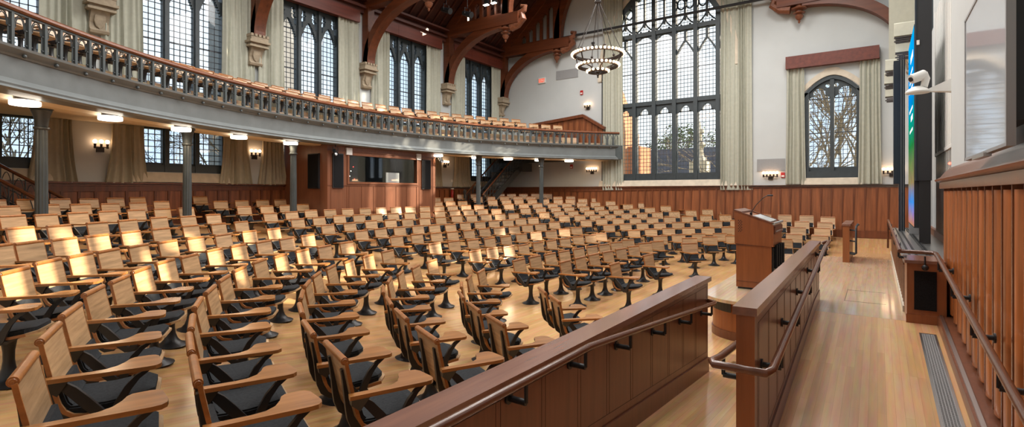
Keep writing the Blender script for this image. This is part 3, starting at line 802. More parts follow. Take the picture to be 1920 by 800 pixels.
def bay(i):
    a = A0 + (A1 - A0) * i / NB; da = (A1 - A0) / NB; w = da * BR
    mb = MB()
    def T(s, d, z):   # s along arc, d towards hall
        x, y = bp(a + s / BR, BR - d - .005); return (x, y, z)
    def bx(s0, s1, d0, d1, z0, z1):
        mb.hexa([T(s0, d0, z0), T(s1, d0, z0), T(s1, d1, z0), T(s0, d1, z0)], [T(s0, d0, z1), T(s1, d0, z1), T(s1, d1, z1), T(s0, d1, z1)])
    bx(-.024, .024, -.018, .03, 4.29, 4.78)
    h = w / 2 - .052
    for s0 in (.052, w - .052): mb.tube([T(s0, 0, 4.29), T(s0, 0, 4.57)], .0085, 5, cap=False)
    for k in (0, 1):
        hh = h - .022 * k; n = 6
        l = [T(.052 + (h - hh) + hh * (1 - math.cos(q)) , 0, 4.57 + (.19 - .025 * k) * math.sin(q) ** .9) for q in [PI/2 * j / n for j in range(n + 1)]]
        r = [T(w - .052 - (h - hh) - hh * (1 - math.cos(q)), 0, 4.57 + (.19 - .025 * k) * math.sin(q) ** .9) for q in [PI/2 * j / n for j in range(n + 1)]]
        mb.tube(l, .008, 4, cap=False); mb.tube(r, .008, 4, cap=False)
    for z in (4.35, 4.57): bx(-.062, .062, -.006, .018, z - .006, z + .006)
    x, y = bp(a)
    return mb
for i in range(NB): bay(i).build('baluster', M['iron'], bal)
for i in range(0, NB, 2):
    a = A0 + (A1 - A0) * (i + .5) / NB
    x, y = bp(a, BR - .075); MB().ball((x, y, 4.165), .032, 7, 5).build('rosette', M['iron'], bal, smooth=1.2)
# slabs
def arcslab(r, z0, z1, name, m, aa=AA):
    mb = MB(); vs = []; fs = []
    pts = []
    for a in aa:
        x, y = bp(a, r)
        if x < XL + .02: continue
        if YN < y < YE - .42: pts.append((x, y))
    n = len(pts)
    for x, y in pts: vs += [(x, y, z0), (XL + .0, y, z0), (XL + .0, y, z1), (x, y, z1)]
    for i in range(n - 1):
        for k in range(4): fs.append((4*i + k, 4*i + (k+1) % 4, 4*i + 4 + (k+1) % 4, 4*i + 4 + k))
    fs.append((0, 1, 2, 3)); fs.append(tuple(4*(n-1) + k for k in range(4)))
    mb.add(vs, fs); return mb.build(name, m, bal)
arcslab(BR + .85, 3.94, 4.0, 'soffit', M['soffit'])
sweep([(-.9, 3.70), (-.15, 3.68), (-.15, 3.74), (-.9, 3.76)], 'front_soffit', M['soffit'])
arcslab(BR + .12, 4.0, ZT - .02, 'deck', M['stage'])
arcslab(BR + .3, ZT - .02, ZT + .13, 'lower_tier', M['stage'])
arcslab(BR + 1.42, ZT + .13, ZT + .46, 'upper_tier', M['stage'])
sweep([(-1.12, 3.95), (-1.12, 3.72), (-1.05, 3.66), (-.98, 3.62), (-.60, 3.62), (-.54, 3.66), (-.48, 3.70), (-.48, 3.95)], 'soffit_beam', M['soffit'])
MB().hexa([(XL, 22.07, ZB), (-9.4, 22.07, ZB), (-9.4, 22.13, ZB), (XL, 22.13, ZB)], [(XL, 22.07, ZT), (-9.4, 22.07, ZT), (-9.4, 22.13, ZT), (XL, 22.13, ZT)]).build('end_fascia', M['iron'], bal)

# gabled wood screen on the balcony by the end wall
t = thing('panelled_screen', 'gabled red-brown panelled stair screen at the far end of the balcony', 'screen', (-12.3, 22.3, ZT))
MB().py([(-14.2, ZT), (-10.45, ZT), (-10.45, 5.12), (-11.43, 5.72), (-14.2, 5.5)], 22.28, 22.36).build('panel', M['wains'], t)
mb = MB()
for k in range(12):
    x = -14.1 + k * .31; zt = 5.5 + (x + 14.2) / 2.77 * .22 if x < -11.43 else 5.72 - (x + 11.43) / .98 * .60
    mb.box((x - .03, 22.24, ZT), (x + .03, 22.28, zt - .03))
mb.build('battens', M['wains_d'], t)
MB().strip([(-14.3, 5.48), (-11.43, 5.72), (-10.35, 5.06)], [(-14.3, 5.62), (-11.42, 5.86), (-10.30, 5.18)], lambda a, b: (a, 22.16, b), lambda a, b: (a, 22.42, b)).build('raked_cap', M['wains_d'], t)

# columns
for (px, r, s) in ((78, 16.26, 'nearest the viewer at the far left'), (351, 16.0, 'between two low windows'), (550, 15.75, 'beside the near corner of the booth'), (897, 15.6, 'in front of the far iron stair'), (1015, 15.5, 'nearest the end wall')):
    u = (px - 960) / F_PX; rx, ry = -math.sin(YAW) + math.cos(YAW) * u, math.cos(YAW) + math.sin(YAW) * u
    # ray meets the circle of columns
    q = 2.0
    while math.hypot(rx * q - BX, ry * q - BY) < r: q += .01
    # first exit of the circle going away from the viewer
    x, y = rx * q, ry * q; z0 = rake(x, y)
    t = thing('iron_column', 'slim grey iron column under the balcony, ' + s, 'column', (x, y, z0), group='iron balcony columns')
    MB().lathe([(.16, 0), (.16, .05), (.13, .07), (.12, .10)], (x, y, z0), 16).build('base', M['iron_c'], t, smooth=.6)
    n = 12; prof = []
    mb = MB(); vs = []; fs = []
    for zz in (z0 + .08, ZB - .38):
        rr = .098 if zz < 3 else .085
        for k in range(24): 
            q2 = rr if k % 2 == 0 else rr * .88; a = 2*PI*k/24; vs.append((x + q2*math.cos(a), y + q2*math.sin(a), zz))
    fs = [(k, (k+1) % 24, 24 + (k+1) % 24, 24 + k) for k in range(24)]
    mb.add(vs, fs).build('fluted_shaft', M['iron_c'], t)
    MB().lathe([(.09, -.40), (.115, -.38), (.115, -.35), (.09, -.34), (.10, -.24), (.12, -.14), (.15, -.06), (.14, -.05), (.17, -.03), (.17, .02)], (x, y, ZB), 16).build('capital', M['iron_c'], t, smooth=.5)

# flush lamps on the soffit
for i, (px, py) in enumerate(((47, 190), (207, 216), (340, 236), (448, 250), (545, 262), (821, 287), (893, 291), (953, 295), (1011, 297), (1067, 298))):
    u = (px - 960) / F_PX; rx, ry = -math.sin(YAW) + math.cos(YAW) * u, math.cos(YAW) + math.sin(YAW) * u
    q = 4.0
    while math.hypot(rx * q - BX, ry * q - BY) < 15.72: q += .01
    x, y = rx * q, ry * q
    t = thing('flush_ceiling_lamp', 'round opal lamp on the balcony soffit, %s from the viewer' % ORD[i + 1], 'lamp', (x, y, ZB - .14), group='round lamps under the balcony')
    MB().lathe([(.13, -.02), (.14, 0), (.14, .05)], (x, y, ZB - .02), 20).build('base_ring', M['bronze'], t)
    lg = bpy.data.lights.new('lamp_glow', 'SPOT'); lg.energy = SOFFIT_POWER; lg.color = (1, .76, .5); lg.spot_size = 3.0; lg.spot_blend = .3; lg.shadow_soft_size = .15
    lo = bpy.data.objects.new('lamp_glow', lg); COL.objects.link(lo); lo.location = (x, y, ZB - .16)
    MB().lathe([(.16, -.10), (.19, -.095), (.195, -.08), (.195, -.03), (.18, -.02)], (x, y, ZB - .02), 24).build('opal_shade', M['lamp'], t, smooth=.6)

# ------------------------------------------------------------------ wall lamps
def sconce(lab, fn, u, z, n, sp=.13):
    t = thing('wall_sconce', lab, 'wall lamp', fn(u, 0, z), group='bronze wall lamps')
    w = (n - 1) * sp / 2
    mb = MB(); hx(mb, fn, u - .08, u + .08, 0, .06, z - .12, z + .02); mb.build('back_plate', M['bronze'], t)
    MB().tube([fn(u - w - .03, .11, z), fn(u + w + .03, .11, z)], .014, 6).tube([fn(u, .02, z - .04), fn(u, .11, z)], .014, 6).build('arm', M['bronze'], t)
    for k in range(n):
        p = fn(u - w + k * sp, .11, z)
        h = MB().lathe([(.03, -.03), (.022, .0), (.03, .05), (.028, .09)], p, 8).build('lamp_holder', M['bronze'], t)
        MB().ball((p[0], p[1], p[2] + .145), .05, 8, 6).build('bulb', M['bulb'], h, smooth=1.2)
sconce('three-bulb bronze wall lamp between the near warm-tinted curtains', fl, 4.9, 3.30, 3)
sconce('three-bulb bronze wall lamp left of the booth', fl, 8.92, 3.33, 3)
sconce('three-bulb bronze wall lamp right of the booth', fl, 17.85, 3.42, 3)
sconce('five-bulb bronze wall lamp under the balcony on the end wall', fe, -11.07, 3.15, 5, .12)
sconce('three-bulb bronze wall lamp on the end wall above the balcony', fe, -11.29, 6.22, 3)
sconce('five-bulb bronze wall lamp below the grey vent right of the great window', fe, -3.41, 2.78, 5, .12)
sconce('five-bulb bronze wall lamp half hidden behind the dark stage panel', fe, .42, 2.83, 5, .12)
def vent(lab, x0, x1, z0, z1):
    t = thing('air_vent', lab, 'vent', ((x0 + x1) / 2, YE, z0))
    MB().box((x0, YE - .02, z0), (x1, YE, z1)).build('plate', M['grey_p'], t)
    mb = MB(); n = int((x1 - x0) / .045)
    for k in range(n): x = x0 + .03 + (x1 - x0 - .06) * k / (n - 1); mb.box((x - .006, YE - .03, z0 + .02), (x + .006, YE - .02, z1 - .02))
    mb.build('slats', M['grey_p'], t)
vent('grey wall vent high on the end wall above the balcony', -13.05, -11.83, 7.72, 8.16)
vent('grey wall vent right of the great window curtain', -3.90, -2.91, 2.98, 3.47)
t = thing('exit_sign', 'red EXIT sign high on the end wall', 'exit sign', (-13.86, YE, 7.65))
MB().box((-14.06, YE - .06, 7.66), (-13.66, YE, 7.94)).build('case', M['plastic'], t)
FONT = {'E': ['111','100','110','100','111'], 'X': ['101','101','010','101','101'], 'I': ['111','010','010','010','111'], 'T': ['111','010','010','010','010']}
mb = MB()
for k, chh in enumerate('EXIT'):
    for r, row in enumerate(FONT[chh]):
        for c, v in enumerate(row):
            if v == '1':
                x = -14.03 + k * .088 + c * .026; z = 7.885 - r * .036; mb.box((x, YE - .066, z - .036), (x + .026, YE - .06, z))
mb.build('letters', M['exit'], t)
for lab, x, z in (('red fire alarm high on the end wall above the balcony', -11.63, 6.95), ('red fire alarm under the balcony on the end wall', -12.18, 3.42), ('red fire alarm right of the five-bulb wall lamp', -2.98, 2.83)):
    t = thing('fire_alarm', lab, 'fire alarm', (x, YE, z - .1))
    MB().box((x - .07, YE - .05, z - .1), (x + .07, YE, z + .1)).build('body', M['red'], t)
    MB().box((x - .05, YE - .06, z - .07), (x + .05, YE - .05, z - .01)).build('strobe', M['plastic'], t)
t = thing('wall_sensor', 'two small black wall sensors beside the roof arch', 'sensor', (-11.0, YE, 9.1))
MB().box((-11.1, YE - .06, 9.18), (-10.96, YE, 9.27)).build('upper_box', M['black'], t); MB().box((-11.07, YE - .06, 9.06), (-10.97, YE, 9.13)).build('lower_box', M['black'], t)
t = thing('wall_switch', 'white wall thermostat right of the booth', 'switch', (XL, 18.3, 2.6))
MB().box((XL, 18.26, 2.64), (XL + .03, 18.40, 2.76)).build('plate', M['plastic'], t)

# ------------------------------------------------------------------ chandelier
cx, cy = -7.6, 15.85
t = thing('ring_chandelier', 'three-tier bronze ring chandelier with round glowing bulbs', 'chandelier', (cx, cy, 5.95))
def ring(r, z, n, name):
    mb = MB(); seg = 48; vs = []; fs = []
    prof = [(r - .06, z + .0), (r + .05, z - .01), (r + .05, z + .07), (r - .06, z + .07)]
    for k in range(seg):
        a = 2*PI*k/seg
        for rr, zz in prof: vs.append((cx + rr*math.cos(a), cy + rr*math.sin(a), zz))
    for k in range(seg):
        for j in range(4): fs.append((4*k + j, 4*k + (j+1) % 4, 4*((k+1) % seg) + (j+1) % 4, 4*((k+1) % seg) + j))
    o = mb.add(vs, fs).build(name, M['bronze'], t)
    for k in range(n):
        a = 2*PI*(k + .5)/n; MB().ball((cx + (r + .075)*math.cos(a), cy + (r + .075)*math.sin(a), z + .045), .042, 7, 5).build('bulb', M['bulb'], o, smooth=1.2)
ring(.78, 6.70, 40, 'upper_ring'); ring(.62, 6.32, 30, 'middle_ring'); ring(.28, 6.14, 14, 'lower_ring')
mb = MB()
for k in range(6):
    a = 2*PI*k/6 + .2; c, s = math.cos(a), math.sin(a)
    mb.tube([(cx + .76*c, cy + .76*s, 6.72), (cx + .70*c, cy + .70*s, 6.5), (cx + .58*c, cy + .58*s, 6.36), (cx + .3*c, cy + .3*s, 6.28), (cx + .26*c, cy + .26*s, 6.18)], .025, 6)
    mb.ball((cx + .76*c, cy + .76*s, 6.84), .05, 6, 5)
mb.build('scroll_arms', M['bronze'], t, smooth=.8)
mb = MB()
for k in range(6):
    a = 2*PI*k/6 + .2; c, s = math.cos(a), math.sin(a)
    mb.tube([(cx + .76*c, cy + .76*s, 6.84), (cx + .06*c, cy + .06*s, 8.42)], .012, 5)
mb.tube([(cx, cy, 6.4), (cx, cy, 8.4)], .012, 5)
mb.build('suspension_chains', M['bronze'], t)
MB().lathe([(.03, 0), (.10, .04), (.11, .10), (.06, .16), (.05, .22), (.015, .26), (.015, 9)], (cx, cy, 8.40), 10).build('ceiling_stem', M['bronze'], t)
MB().lathe([(.01, 0), (.03, .03), (.02, .07), (.05, .10), (.03, .14), (.07, .19), (.05, .26)], (cx, cy, 5.95), 10).build('finial', M['bronze'], t, smooth=.8)

# stage spotlights up in the roof
for i, (x, y, z, lab) in enumerate(((-14.2, 15.7, 9.45, 'black theatre spotlight in the roof, left one of a pair'), (-13.6, 16.3, 9.35, 'black theatre spotlight in the roof, right one of a pair'))):
    t = thing('theatre_spotlight', lab, 'spotlight', (x, y, z))
    MB().tube([(x - .2, y, z + .1), (x + .22, y, z - .06)], [.10, .13], 10).build('barrel', M['black'], t)
    MB().tube([(x, y - .16, z), (x, y - .16, z + .25), (x, y + .16, z + .25), (x, y + .16, z)], .015, 5).tube([(x, y, z + .25), (x, y, roof_z(x) - .05)], .015, 5).build('yoke', M['black'], t)
for i, (x, lab) in enumerate(((-13.62, 'small lit floodlight on the fourth truss, left one'), (-13.22, 'small lit floodlight on the fourth truss, right one'))):
    y = 17.6; z = 10.1
    t = thing('floodlight', lab, 'floodlight', (x, y, z))
    MB().box((x - .09, y - .05, z + .03), (x + .09, y + .07, z + .42)).build('housing', M['black'], t)
    MB().box((x - .11, y - .09, z), (x + .11, y + .03, z + .03)).build('lamp_face', M['white_led'], t)

# ------------------------------------------------------------------ control booth under the balcony
bx, b0, b1 = -13.9, 9.95, 14.75
zt = 3.98; zb = .6
t = thing('control_booth', 'reddish wood control booth with a long dark window under the balcony', 'control booth', (bx, 12.3, zb))
poly = [(XL, b0), (bx - .9, b0), (bx, b0), (bx, b1), (XL, b1)]
# body with window opening: build by plates
fb = lambda u, z, s: (bx - .10 * s, u, z)
W0, W1, WZ0, WZ1 = 10.75, 13.75, 2.50, 3.35
plate(MB(), [b0, W0, W1, b1], zb, zt, lambda u: [(WZ0, WZ1)] if W0 < u < W1 else [], fb).build('front_wall', M['booth'], t)
MB().box((XL, b0, zb), (bx - .1, b0 + .1, zt)).build('side_wall', M['booth'], t)
MB().box((XL, b1 - .1, zb), (bx - .1, b1, zt)).build('side_wall', M['booth'], t)
MB().box((XL + .25, b0 + .1, zb), (XL + .3, b1 - .1, zt)).box((XL + .3, b0 + .1, WZ0 - .3), (bx - .1, b1 - .1, WZ0 - .25)).box((XL + .3, b0 + .1, zb), (bx - .1, b0 + .14, zt)).box((XL + .3, b1 - .14, zb), (bx - .1, b1 - .1, zt)).box((XL + .3, b0 + .1, zt - .06), (bx - .1, b1 - .1, zt - .01)).build('shade_lining', M['dark_in'], t)  # added dark boxes keep the booth interior in shade
mb = MB()
for k in range(7):
    y = W0 + k * (W1 - W0) / 6; mb.box((bx, y - .006, zb), (bx + .012, y + .006, WZ0 - .13))
mb.box((bx, b0, WZ0 - .13), (bx + .014, b1, WZ0 - .115)).box((bx, b0, 3.46), (bx + .02, b1, 3.50))
for y in (b0 + .12, b0 + .72, b1 - .14, b1 - .86): mb.box((bx, y - .006, zb), (bx + .012, y + .006, 3.46))
mb.build('panel_joints', M['mahog'], t)
mb = MB()
for (a, b, c, d) in ((W0 - .07, W0, WZ0 - .07, WZ1 + .07), (W1, W1 + .07, WZ0 - .07, WZ1 + .07)): mb.box((bx - .04, a, c), (bx + .03, b, d))
mb.box((bx - .04, W0, WZ0 - .07), (bx + .03, W1, WZ0)).box((bx - .04, W0, WZ1), (bx + .03, W1, WZ1 + .07))
mb.build('window_frame', M['booth'], t)
MB().add([(bx - .05, W0, WZ0), (bx - .05, W1, WZ0), (bx - .05, W1, WZ1), (bx - .05, W0, WZ1)], [(0,1,2,3)]).build('window_glass', M['booth_glass'], t)
# things seen through or hung on the booth
def speaker(lab, lo, hi, axis):
    t = thing('loudspeaker', lab, 'loudspeaker', ((lo[0]+hi[0])/2, (lo[1]+hi[1])/2, lo[2]))
    MB().box(lo, hi).build('cabinet', M['black_m'], t)
    l2, h2 = list(lo), list(hi)
    for i in range(3):
        if i != axis: l2[i] += .03; h2[i] -= .03
    if axis == 0: l2[0] = hi[0]; h2[0] = hi[0] + .015
    else: h2[1] = lo[1]; l2[1] = lo[1] - .015
    MB().box(l2, h2).build('grille', M['grille'], t)
speaker('tall black loudspeaker left of the booth window', (bx - .02, b0 + .17, 2.30), (bx + .05, b0 + .56, 3.38), 0)
speaker('tall black loudspeaker right of the booth window', (bx - .02, b1 - .74, 2.28), (bx + .05, b1 - .30, 3.38), 0)
speaker('tall black loudspeaker on the near side wall of the booth', (bx - .95, b0 - .05, 2.28), (bx - .38, b0 + .02, 3.38), 1)
for lab, y in (('white access point box at the top left of the booth', b0 + .78), ('white access point box at the top right of the booth', b1 - .92)):
    o = MB().box((bx, y - .11, 3.36), (bx + .06, y + .11, 3.58)).build('access_point', M['plastic'], origin=(bx, y, 3.36)); tag(o, lab, 'access point')
for lab, y in (('black clamp spotlight at the top left corner of the booth', b0 + .17), ('black clamp spotlight at the top right corner of the booth', b1 + .12)):
    x = bx + .16; t = thing('clamp_spotlight', lab, 'spotlight', (x, y, 3.32))
    MB().tube([(x - .06, y, 3.46), (x + .12, y - .06, 3.34)], [.06, .075], 10).build('barrel', M['black'], t)
    MB().tube([(x, y - .09, 3.42), (x, y - .09, 3.56), (x, y + .09, 3.56), (x, y + .09, 3.42)], .012, 5).tube([(x, y, 3.56), (x, y, ZB - .02)], .02, 5).build('yoke', M['black'], t)
    MB().ball((x + .13, y - .065, 3.335), .05, 8, 5, (.4, 1, 1)).build('lens', M['board'], t)
t = thing('computer_monitor', 'white computer monitor seen through the booth window', 'monitor', (bx - .3, 12.95, 2.3))
MB().box((bx - .32, 12.55, 2.46), (bx - .27, 13.15, 2.86)).build('casing', M['plastic'], t)
MB().box((bx - .40, 12.75, WZ0 - .25), (bx - .25, 12.95, WZ0 - .22)).box((bx - .36, 12.82, WZ0 - .24), (bx - .33, 12.88, 2.6)).build('stand', M['steel'], t)
t = thing('equipment_rack', 'dark equipment rack with small coloured lights inside the booth', 'rack', (bx - 1.4, 11.7, 2.25))
MB().box((bx - 1.7, 11.3, WZ0 - .25), (bx - 1.2, 12.2, 3.3)).build('cabinet', M['black'], t)
for k, (y, z, m) in enumerate(((11.6, 3.0, 'led'), (11.75, 2.9, 'white_led'), (11.85, 3.05, 'led'), (11.7, 2.72, 'white_led'), (11.9, 2.62, 'led'))):
    MB().box((bx - 1.2, y, z), (bx - 1.19, y + .02, z + .015)).build('indicator_light', M[m], t)

# ------------------------------------------------------------------ iron stairs
def stair(lab, p0, p1, z0, z1, w, rails=(1, 1)):
    """flight from p0 (bottom) to p1 (top)"""
    t = thing('iron_stair', lab, 'staircase', (p0[0], p0[1], z0))
    d = Vector((p1[0] - p0[0], p1[1] - p0[1], 0)); L = d.length; d.normalize(); n = Vector((-d.y, d.x, 0))
    def T(s, o, z): return (p0[0] + d.x*s + n.x*o, p0[1] + d.y*s + n.y*o, z)
    def zs(s): return z0 + (z1 - z0) * s / L
    for o in (-w/2, w/2):
        MB().hexa([T(-.1, o-.03, zs(-.1)-.05), T(L, o-.03, zs(L)-.30), T(L, o+.03, zs(L)-.30), T(-.1, o+.03, zs(-.1)-.05)], [T(-.1, o-.03, zs(-.1)+.18), T(L, o-.03, zs(L)+.08), T(L, o+.03, zs(L)+.08), T(-.1, o+.03, zs(-.1)+.18)]).build('stringer', M['iron_d'], t)
    ns = max(3, int((z1 - z0) / .18))
    mb = MB()
    for k in range(ns):
        s = L * (k + .5) / ns; z = zs(s)
        mb.hexa([T(s-.16, -w/2, z-.02), T(s+.16, -w/2, z-.02), T(s+.16, w/2, z-.02), T(s-.16, w/2, z-.02)], [T(s-.16, -w/2, z+.02), T(s+.16, -w/2, z+.02), T(s+.16, w/2, z+.02), T(s-.16, w/2, z+.02)])
    mb.build('treads', M['iron_d'], t)
    for o in (-w/2, w/2):
        MB().tube([T(-.1, o, zs(-.1) + .82), T(L, o, zs(L) + .82)], .035, 8).build('handrail', M['rail'], t, smooth=.8)
        mb = MB(); nb = int(L / .22)
        for k in range(nb + 1):
            s = L * k / nb; mb.tube([T(s, o, zs(s) + .05), T(s, o, zs(s) + .8)], .014, 5)
            if k < nb:
                h = L / nb; n6 = 8
                mb.tube([T(s + h * q / n6, o, zs(s + h * q / n6) + .45 + .3 * math.sin(PI * q / n6)) for q in range(n6 + 1)], .010, 4)
                mb.tube([T(s, o, zs(s) + .40), T(s + h, o, zs(s + h) + .40)], .009, 4); mb.tube([T(s, o, zs(s) + .18), T(s + h, o, zs(s + h) + .18)], .009, 4)
        mb.build('balustrade', M['iron_d'], t)
    o2 = w/2
    MB().lathe([(.05, 0), (.05, .9), (.07, .92), (.075, 1.02), (.05, 1.06), (.02, 1.1)], T(-.12, o2 if rails[0] else -o2, zs(-.1) - .02), 8).build('newel_post', M['iron_d'], t)
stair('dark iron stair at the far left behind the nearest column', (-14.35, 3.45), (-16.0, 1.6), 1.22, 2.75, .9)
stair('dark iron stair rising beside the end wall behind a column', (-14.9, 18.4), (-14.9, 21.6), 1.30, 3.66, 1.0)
o = MB().box((-16.2, 21.2, 3.2), (-14.2, 22.05, 3.62)).build('stair_landing', M['iron_d'], origin=(-15.2, 21.6, 3.2)); tag(o, 'dark landing block at the head of the far iron stair', 'landing')

# ------------------------------------------------------------------ ramp walls and handrails
def bracket(mb, p, w):
    """p rail point, w wall point below it"""
    mb.tube([p, (p[0], p[1], w[2])], .012, 6); mb.tube([(p[0], p[1], w[2]), w], .018, 8)
    mb.tube([w, (w[0] * .9 + p[0] * .1, w[1], w[2])], .035, 10)
def groove_panels(t, x, sgn, ys, top, botf, name='panel_joints', sk=None):
    """thin raised stiles and grooves on a long wall face"""
    mb = MB()
    for y in ys:
        for o in (-.022, .022): mb.box((x, y + o - .0015, botf(y)), (x + sgn * .0012, y + o + .0015, top))
    for a, b in zip(ys[:-1], ys[1:]):
        mb.box((x, a, top - .003), (x + sgn * .0012, b, top))
        mb.hexa([(x, a, botf(a) - .002), (x + sgn * .0012, a, botf(a) - .002), (x + sgn * .0012, b, botf(b) - .002), (x, b, botf(b) - .002)], [(x, a, botf(a) + .002), (x + sgn * .0012, a, botf(a) + .002), (x + sgn * .0012, b, botf(b) + .002), (x, b, botf(b) + .002)])
    if sk: mb.xf(sk)
    mb.build(name, M['joint'], t)
t = thing('ramp_wall', 'long low mahogany ramp wall in the foreground with a wide flat cap', 'ramp wall', (-1.73, 3.0, 0))
MB().box((-1.79, -1.0, -.05), (-1.67, 6.5, 1.09)).build('body', M['mahog'], t)
MB().box((-1.82, -1.0, 1.09), (-1.635, 6.53, 1.14)).build('cap', M['mahog_cap'], t)
MB().strip([(y, ramp_l(y) + .17) for y in (-1, 3.1, 6.5)], [(y, ramp_l(y) - .02) for y in (-1, 3.1, 6.5)], lambda a, b: (-1.67, a, b), lambda a, b: (-1.655, a, b)).build('plinth', M['mahog'], t)
groove_panels(t, -1.67, 1, [y for y in frange(-1, 6.45, .47)], 1.03, lambda y: ramp_l(y) + .24)
hr = MB().tube([(-1.55, -1, 1.14), (-1.55, 3.1, 1.14), (-1.55, 6.3, .87), (-1.57, 6.42, .86), (-1.66, 6.46, .86)], .024, 10).build('handrail', M['rail'], t, smooth=.8)
mb = MB()
for y in (.6, 1.6, 2.35, 3.05, 3.8, 4.6, 5.4, 6.2):
    z = 1.14 if y < 3.1 else 1.14 - (y - 3.1) * .0845
    b = MB(); bracket(b, (-1.55, y, z - .02), (-1.67, y, z - .12)); b.build('bracket', M['black'], hr, smooth=.8)

t = thing('ramp_wall', 'short mahogany centre ramp wall with a looped handrail round its near end', 'ramp wall', (-.70, 6, 0))
sk = lambda x, y, z: (x - .0145 * (y - 3.45), y, z)
MB().box((-.715, 3.46, -.05), (-.615, 8.75, 1.40)).xf(sk).build('body', M['mahog'], t)
MB().box((-.735, 3.43, 1.40), (-.595, 8.78, 1.45)).xf(sk).build('cap', M['mahog_cap'], t)
MB().box((-.718, 3.454, 0), (-.612, 3.465, 1.40)).xf(sk).build('end_panel', M['cherry'], t)
MB().strip([(y, ramp_r(y) + .15) for y in (3.46, 7.9, 8.75)], [(y, ramp_r(y) - .02) for y in (3.46, 7.9, 8.75)], lambda a, b: (-.615, a, b), lambda a, b: (-.603, a, b)).xf(sk).build('plinth', M['mahog'], t)
groove_panels(t, -.615, 1, [y for y in frange(3.6, 8.7, .42)], 1.33, lambda y: ramp_r(y) + .2, sk=sk)
zz = lambda y: ramp_r(y) + .84
hr = MB().tube([(-.585, 8.86, zz(8.3) - .03), (-.52, 8.88, zz(8.3)), (-.495, 8.8, zz(8.3)), (-.495, 7.9, zz(7.9)), (-.495, 3.6, zz(3.6)), (-.495, 3.3, 1.135), (-.52, 3.24, 1.13), (-.80, 3.24, 1.13), (-.825, 3.3, 1.13), (-.825, 3.5, 1.10), (-.825, 6.3, .87)], .024, 10).xf(sk).build('handrail', M['rail'], t, smooth=.8)
for y in (3.7, 4.7, 5.8, 6.9, 8.1):
    b = MB(); bracket(b, (-.495, y, zz(y) - .02), (-.615, y, zz(y) - .12)); b.xf(sk).build('bracket', M['black'], hr, smooth=.8)
for y in (3.6, 5, 6.2):
    b = MB(); bracket(b, (-.825, y, 1.11 - (y - 3.1) * .08), (-.715, y, 1.0 - (y - 3.1) * .08)); b.xf(sk).build('bracket', M['black'], hr, smooth=.8)
t = thing('ramp_wall', 'slim far end wall post with a white lit top beyond the stage floor', 'ramp wall', (-.57, 16, 0))
MB().box((-.635, 13.8, .0), (-.505, 15.7, 1.41)).build('body', M['cherry'], t)
MB().box((-.655, 13.78, 1.41), (-.485, 15.72, 1.45)).build('cap', M['mahog_cap'], t)
hr = MB().tube([(-.38, 15.6, 1.35), (-.38, 14.9, 1.40), (-.38, 13.72, 1.40), (-.38, 13.66, 1.37), (-.38, 13.66, .83), (-.42, 13.68, .80), (-.50, 13.84, .80)], .022, 8).build('handrail', M['black_m'], t, smooth=.8)
for z in (1.32, 1.08, .82):
    MB().tube([(-.505, 13.86, z), (-.38, 13.7, z)], .018, 6).build('bracket', M['black'], hr)

# ------------------------------------------------------------------ lectern
x0, x1, y0, y1 = -1.90, -1.33, 9.03, 9.88
t = thing('lectern', 'tall cherry wood lectern with a sloping top standing on the stage edge', 'lectern', ((x0+x1)/2, (y0+y1)/2, STAGE))
MB().box((x0 + .04, y0 + .04, STAGE), (x1 - .04, y1 - .04, STAGE + .03)).build('foot', M['black'], t)
MB().px([(0, 0)]*3, 0, 0) if 0 else None
mb = MB().box((x0 + .02, y0 + .02, STAGE + .03), (x1 - .03, y1 - .02, 1.315)); mb.build('lower_body', M['cherry'], t)
MB().py([(x0, 1.33), (x1, 1.30), (x1, 1.655), (x0, 1.855)], y0, y1).build('upper_body', M['cherry'], t)
MB().box((x0 + .01, y0 + .01, 1.30), (x1 - .02, y1 - .01, 1.335)).build('shadow_joint', M['mahog'], t)
MB().box((x0 + .02, y0 + .012, STAGE + .12), (x1 - .03, y0 + .02, STAGE + .125)).build('plinth_joint', M['mahog'], t)
def desk(u, z): return 1.855 - (u - x0) / (x1 - x0) * .20 + z
mb = MB()
mb.py([(x0 - .01, desk(x0, .0)), (x0 + .10, desk(x0 + .1, .0)), (x0 + .10, desk(x0 + .1, .025)), (x0 - .01, desk(x0, .025))], y0 - .01, y1 + .01)
mb.py([(x0 + .1, desk(x0 + .1, 0)), (x1, desk(x1, 0)), (x1, desk(x1, .02)), (x0 + .1, desk(x0 + .1, .02))], y0 - .01, y0 + .03)
mb.py([(x0 + .1, desk(x0 + .1, 0)), (x1, desk(x1, 0)), (x1, desk(x1, .02)), (x0 + .1, desk(x0 + .1, .02))], y1 - .03, y1 + .01)
mb.build('desk_rim', M['mahog'], t)
MB().py([(x0 + .26, desk(x0 + .26, .004)), (x1 - .06, desk(x1 - .06, .004)), (x1 - .06, desk(x1 - .06, .02)), (x0 + .26, desk(x0 + .26, .02))], y0 + .12, y1 - .12).build('touch_screen', M['board'], t)
MB().tube([(x1 + .005, y0 - .01, 1.665), (x1 + .005, y1 + .01, 1.665)], .022, 8).build('front_roll', M['steel'], t)
dr = MB().box((x1, y0 + .05, 1.50), (x1 + .02, y1 - .05, 1.62)).build('drawer', M['mahog'], t)
MB().box((x1 + .02, y0 + .1, 1.53), (x1 + .035, y1 - .1, 1.545)).build('drawer_pull', M['steel'], dr)
MB().box((x1 - .03, y0 + .06, STAGE + .06), (x1 - .005, y1 - .06, 1.28)).build('open_back', M['black'], t)
vs = MB()
for k in range(4):
    vs.box((x1 + .0, y0 + .12 + .16 * k, .95 + .04 * (k % 2)), (x1 + .03 + .01 * k, y0 + .25 + .16 * k, 1.32))
vs.build('black_drape', M['grille'], t)
mb = MB()
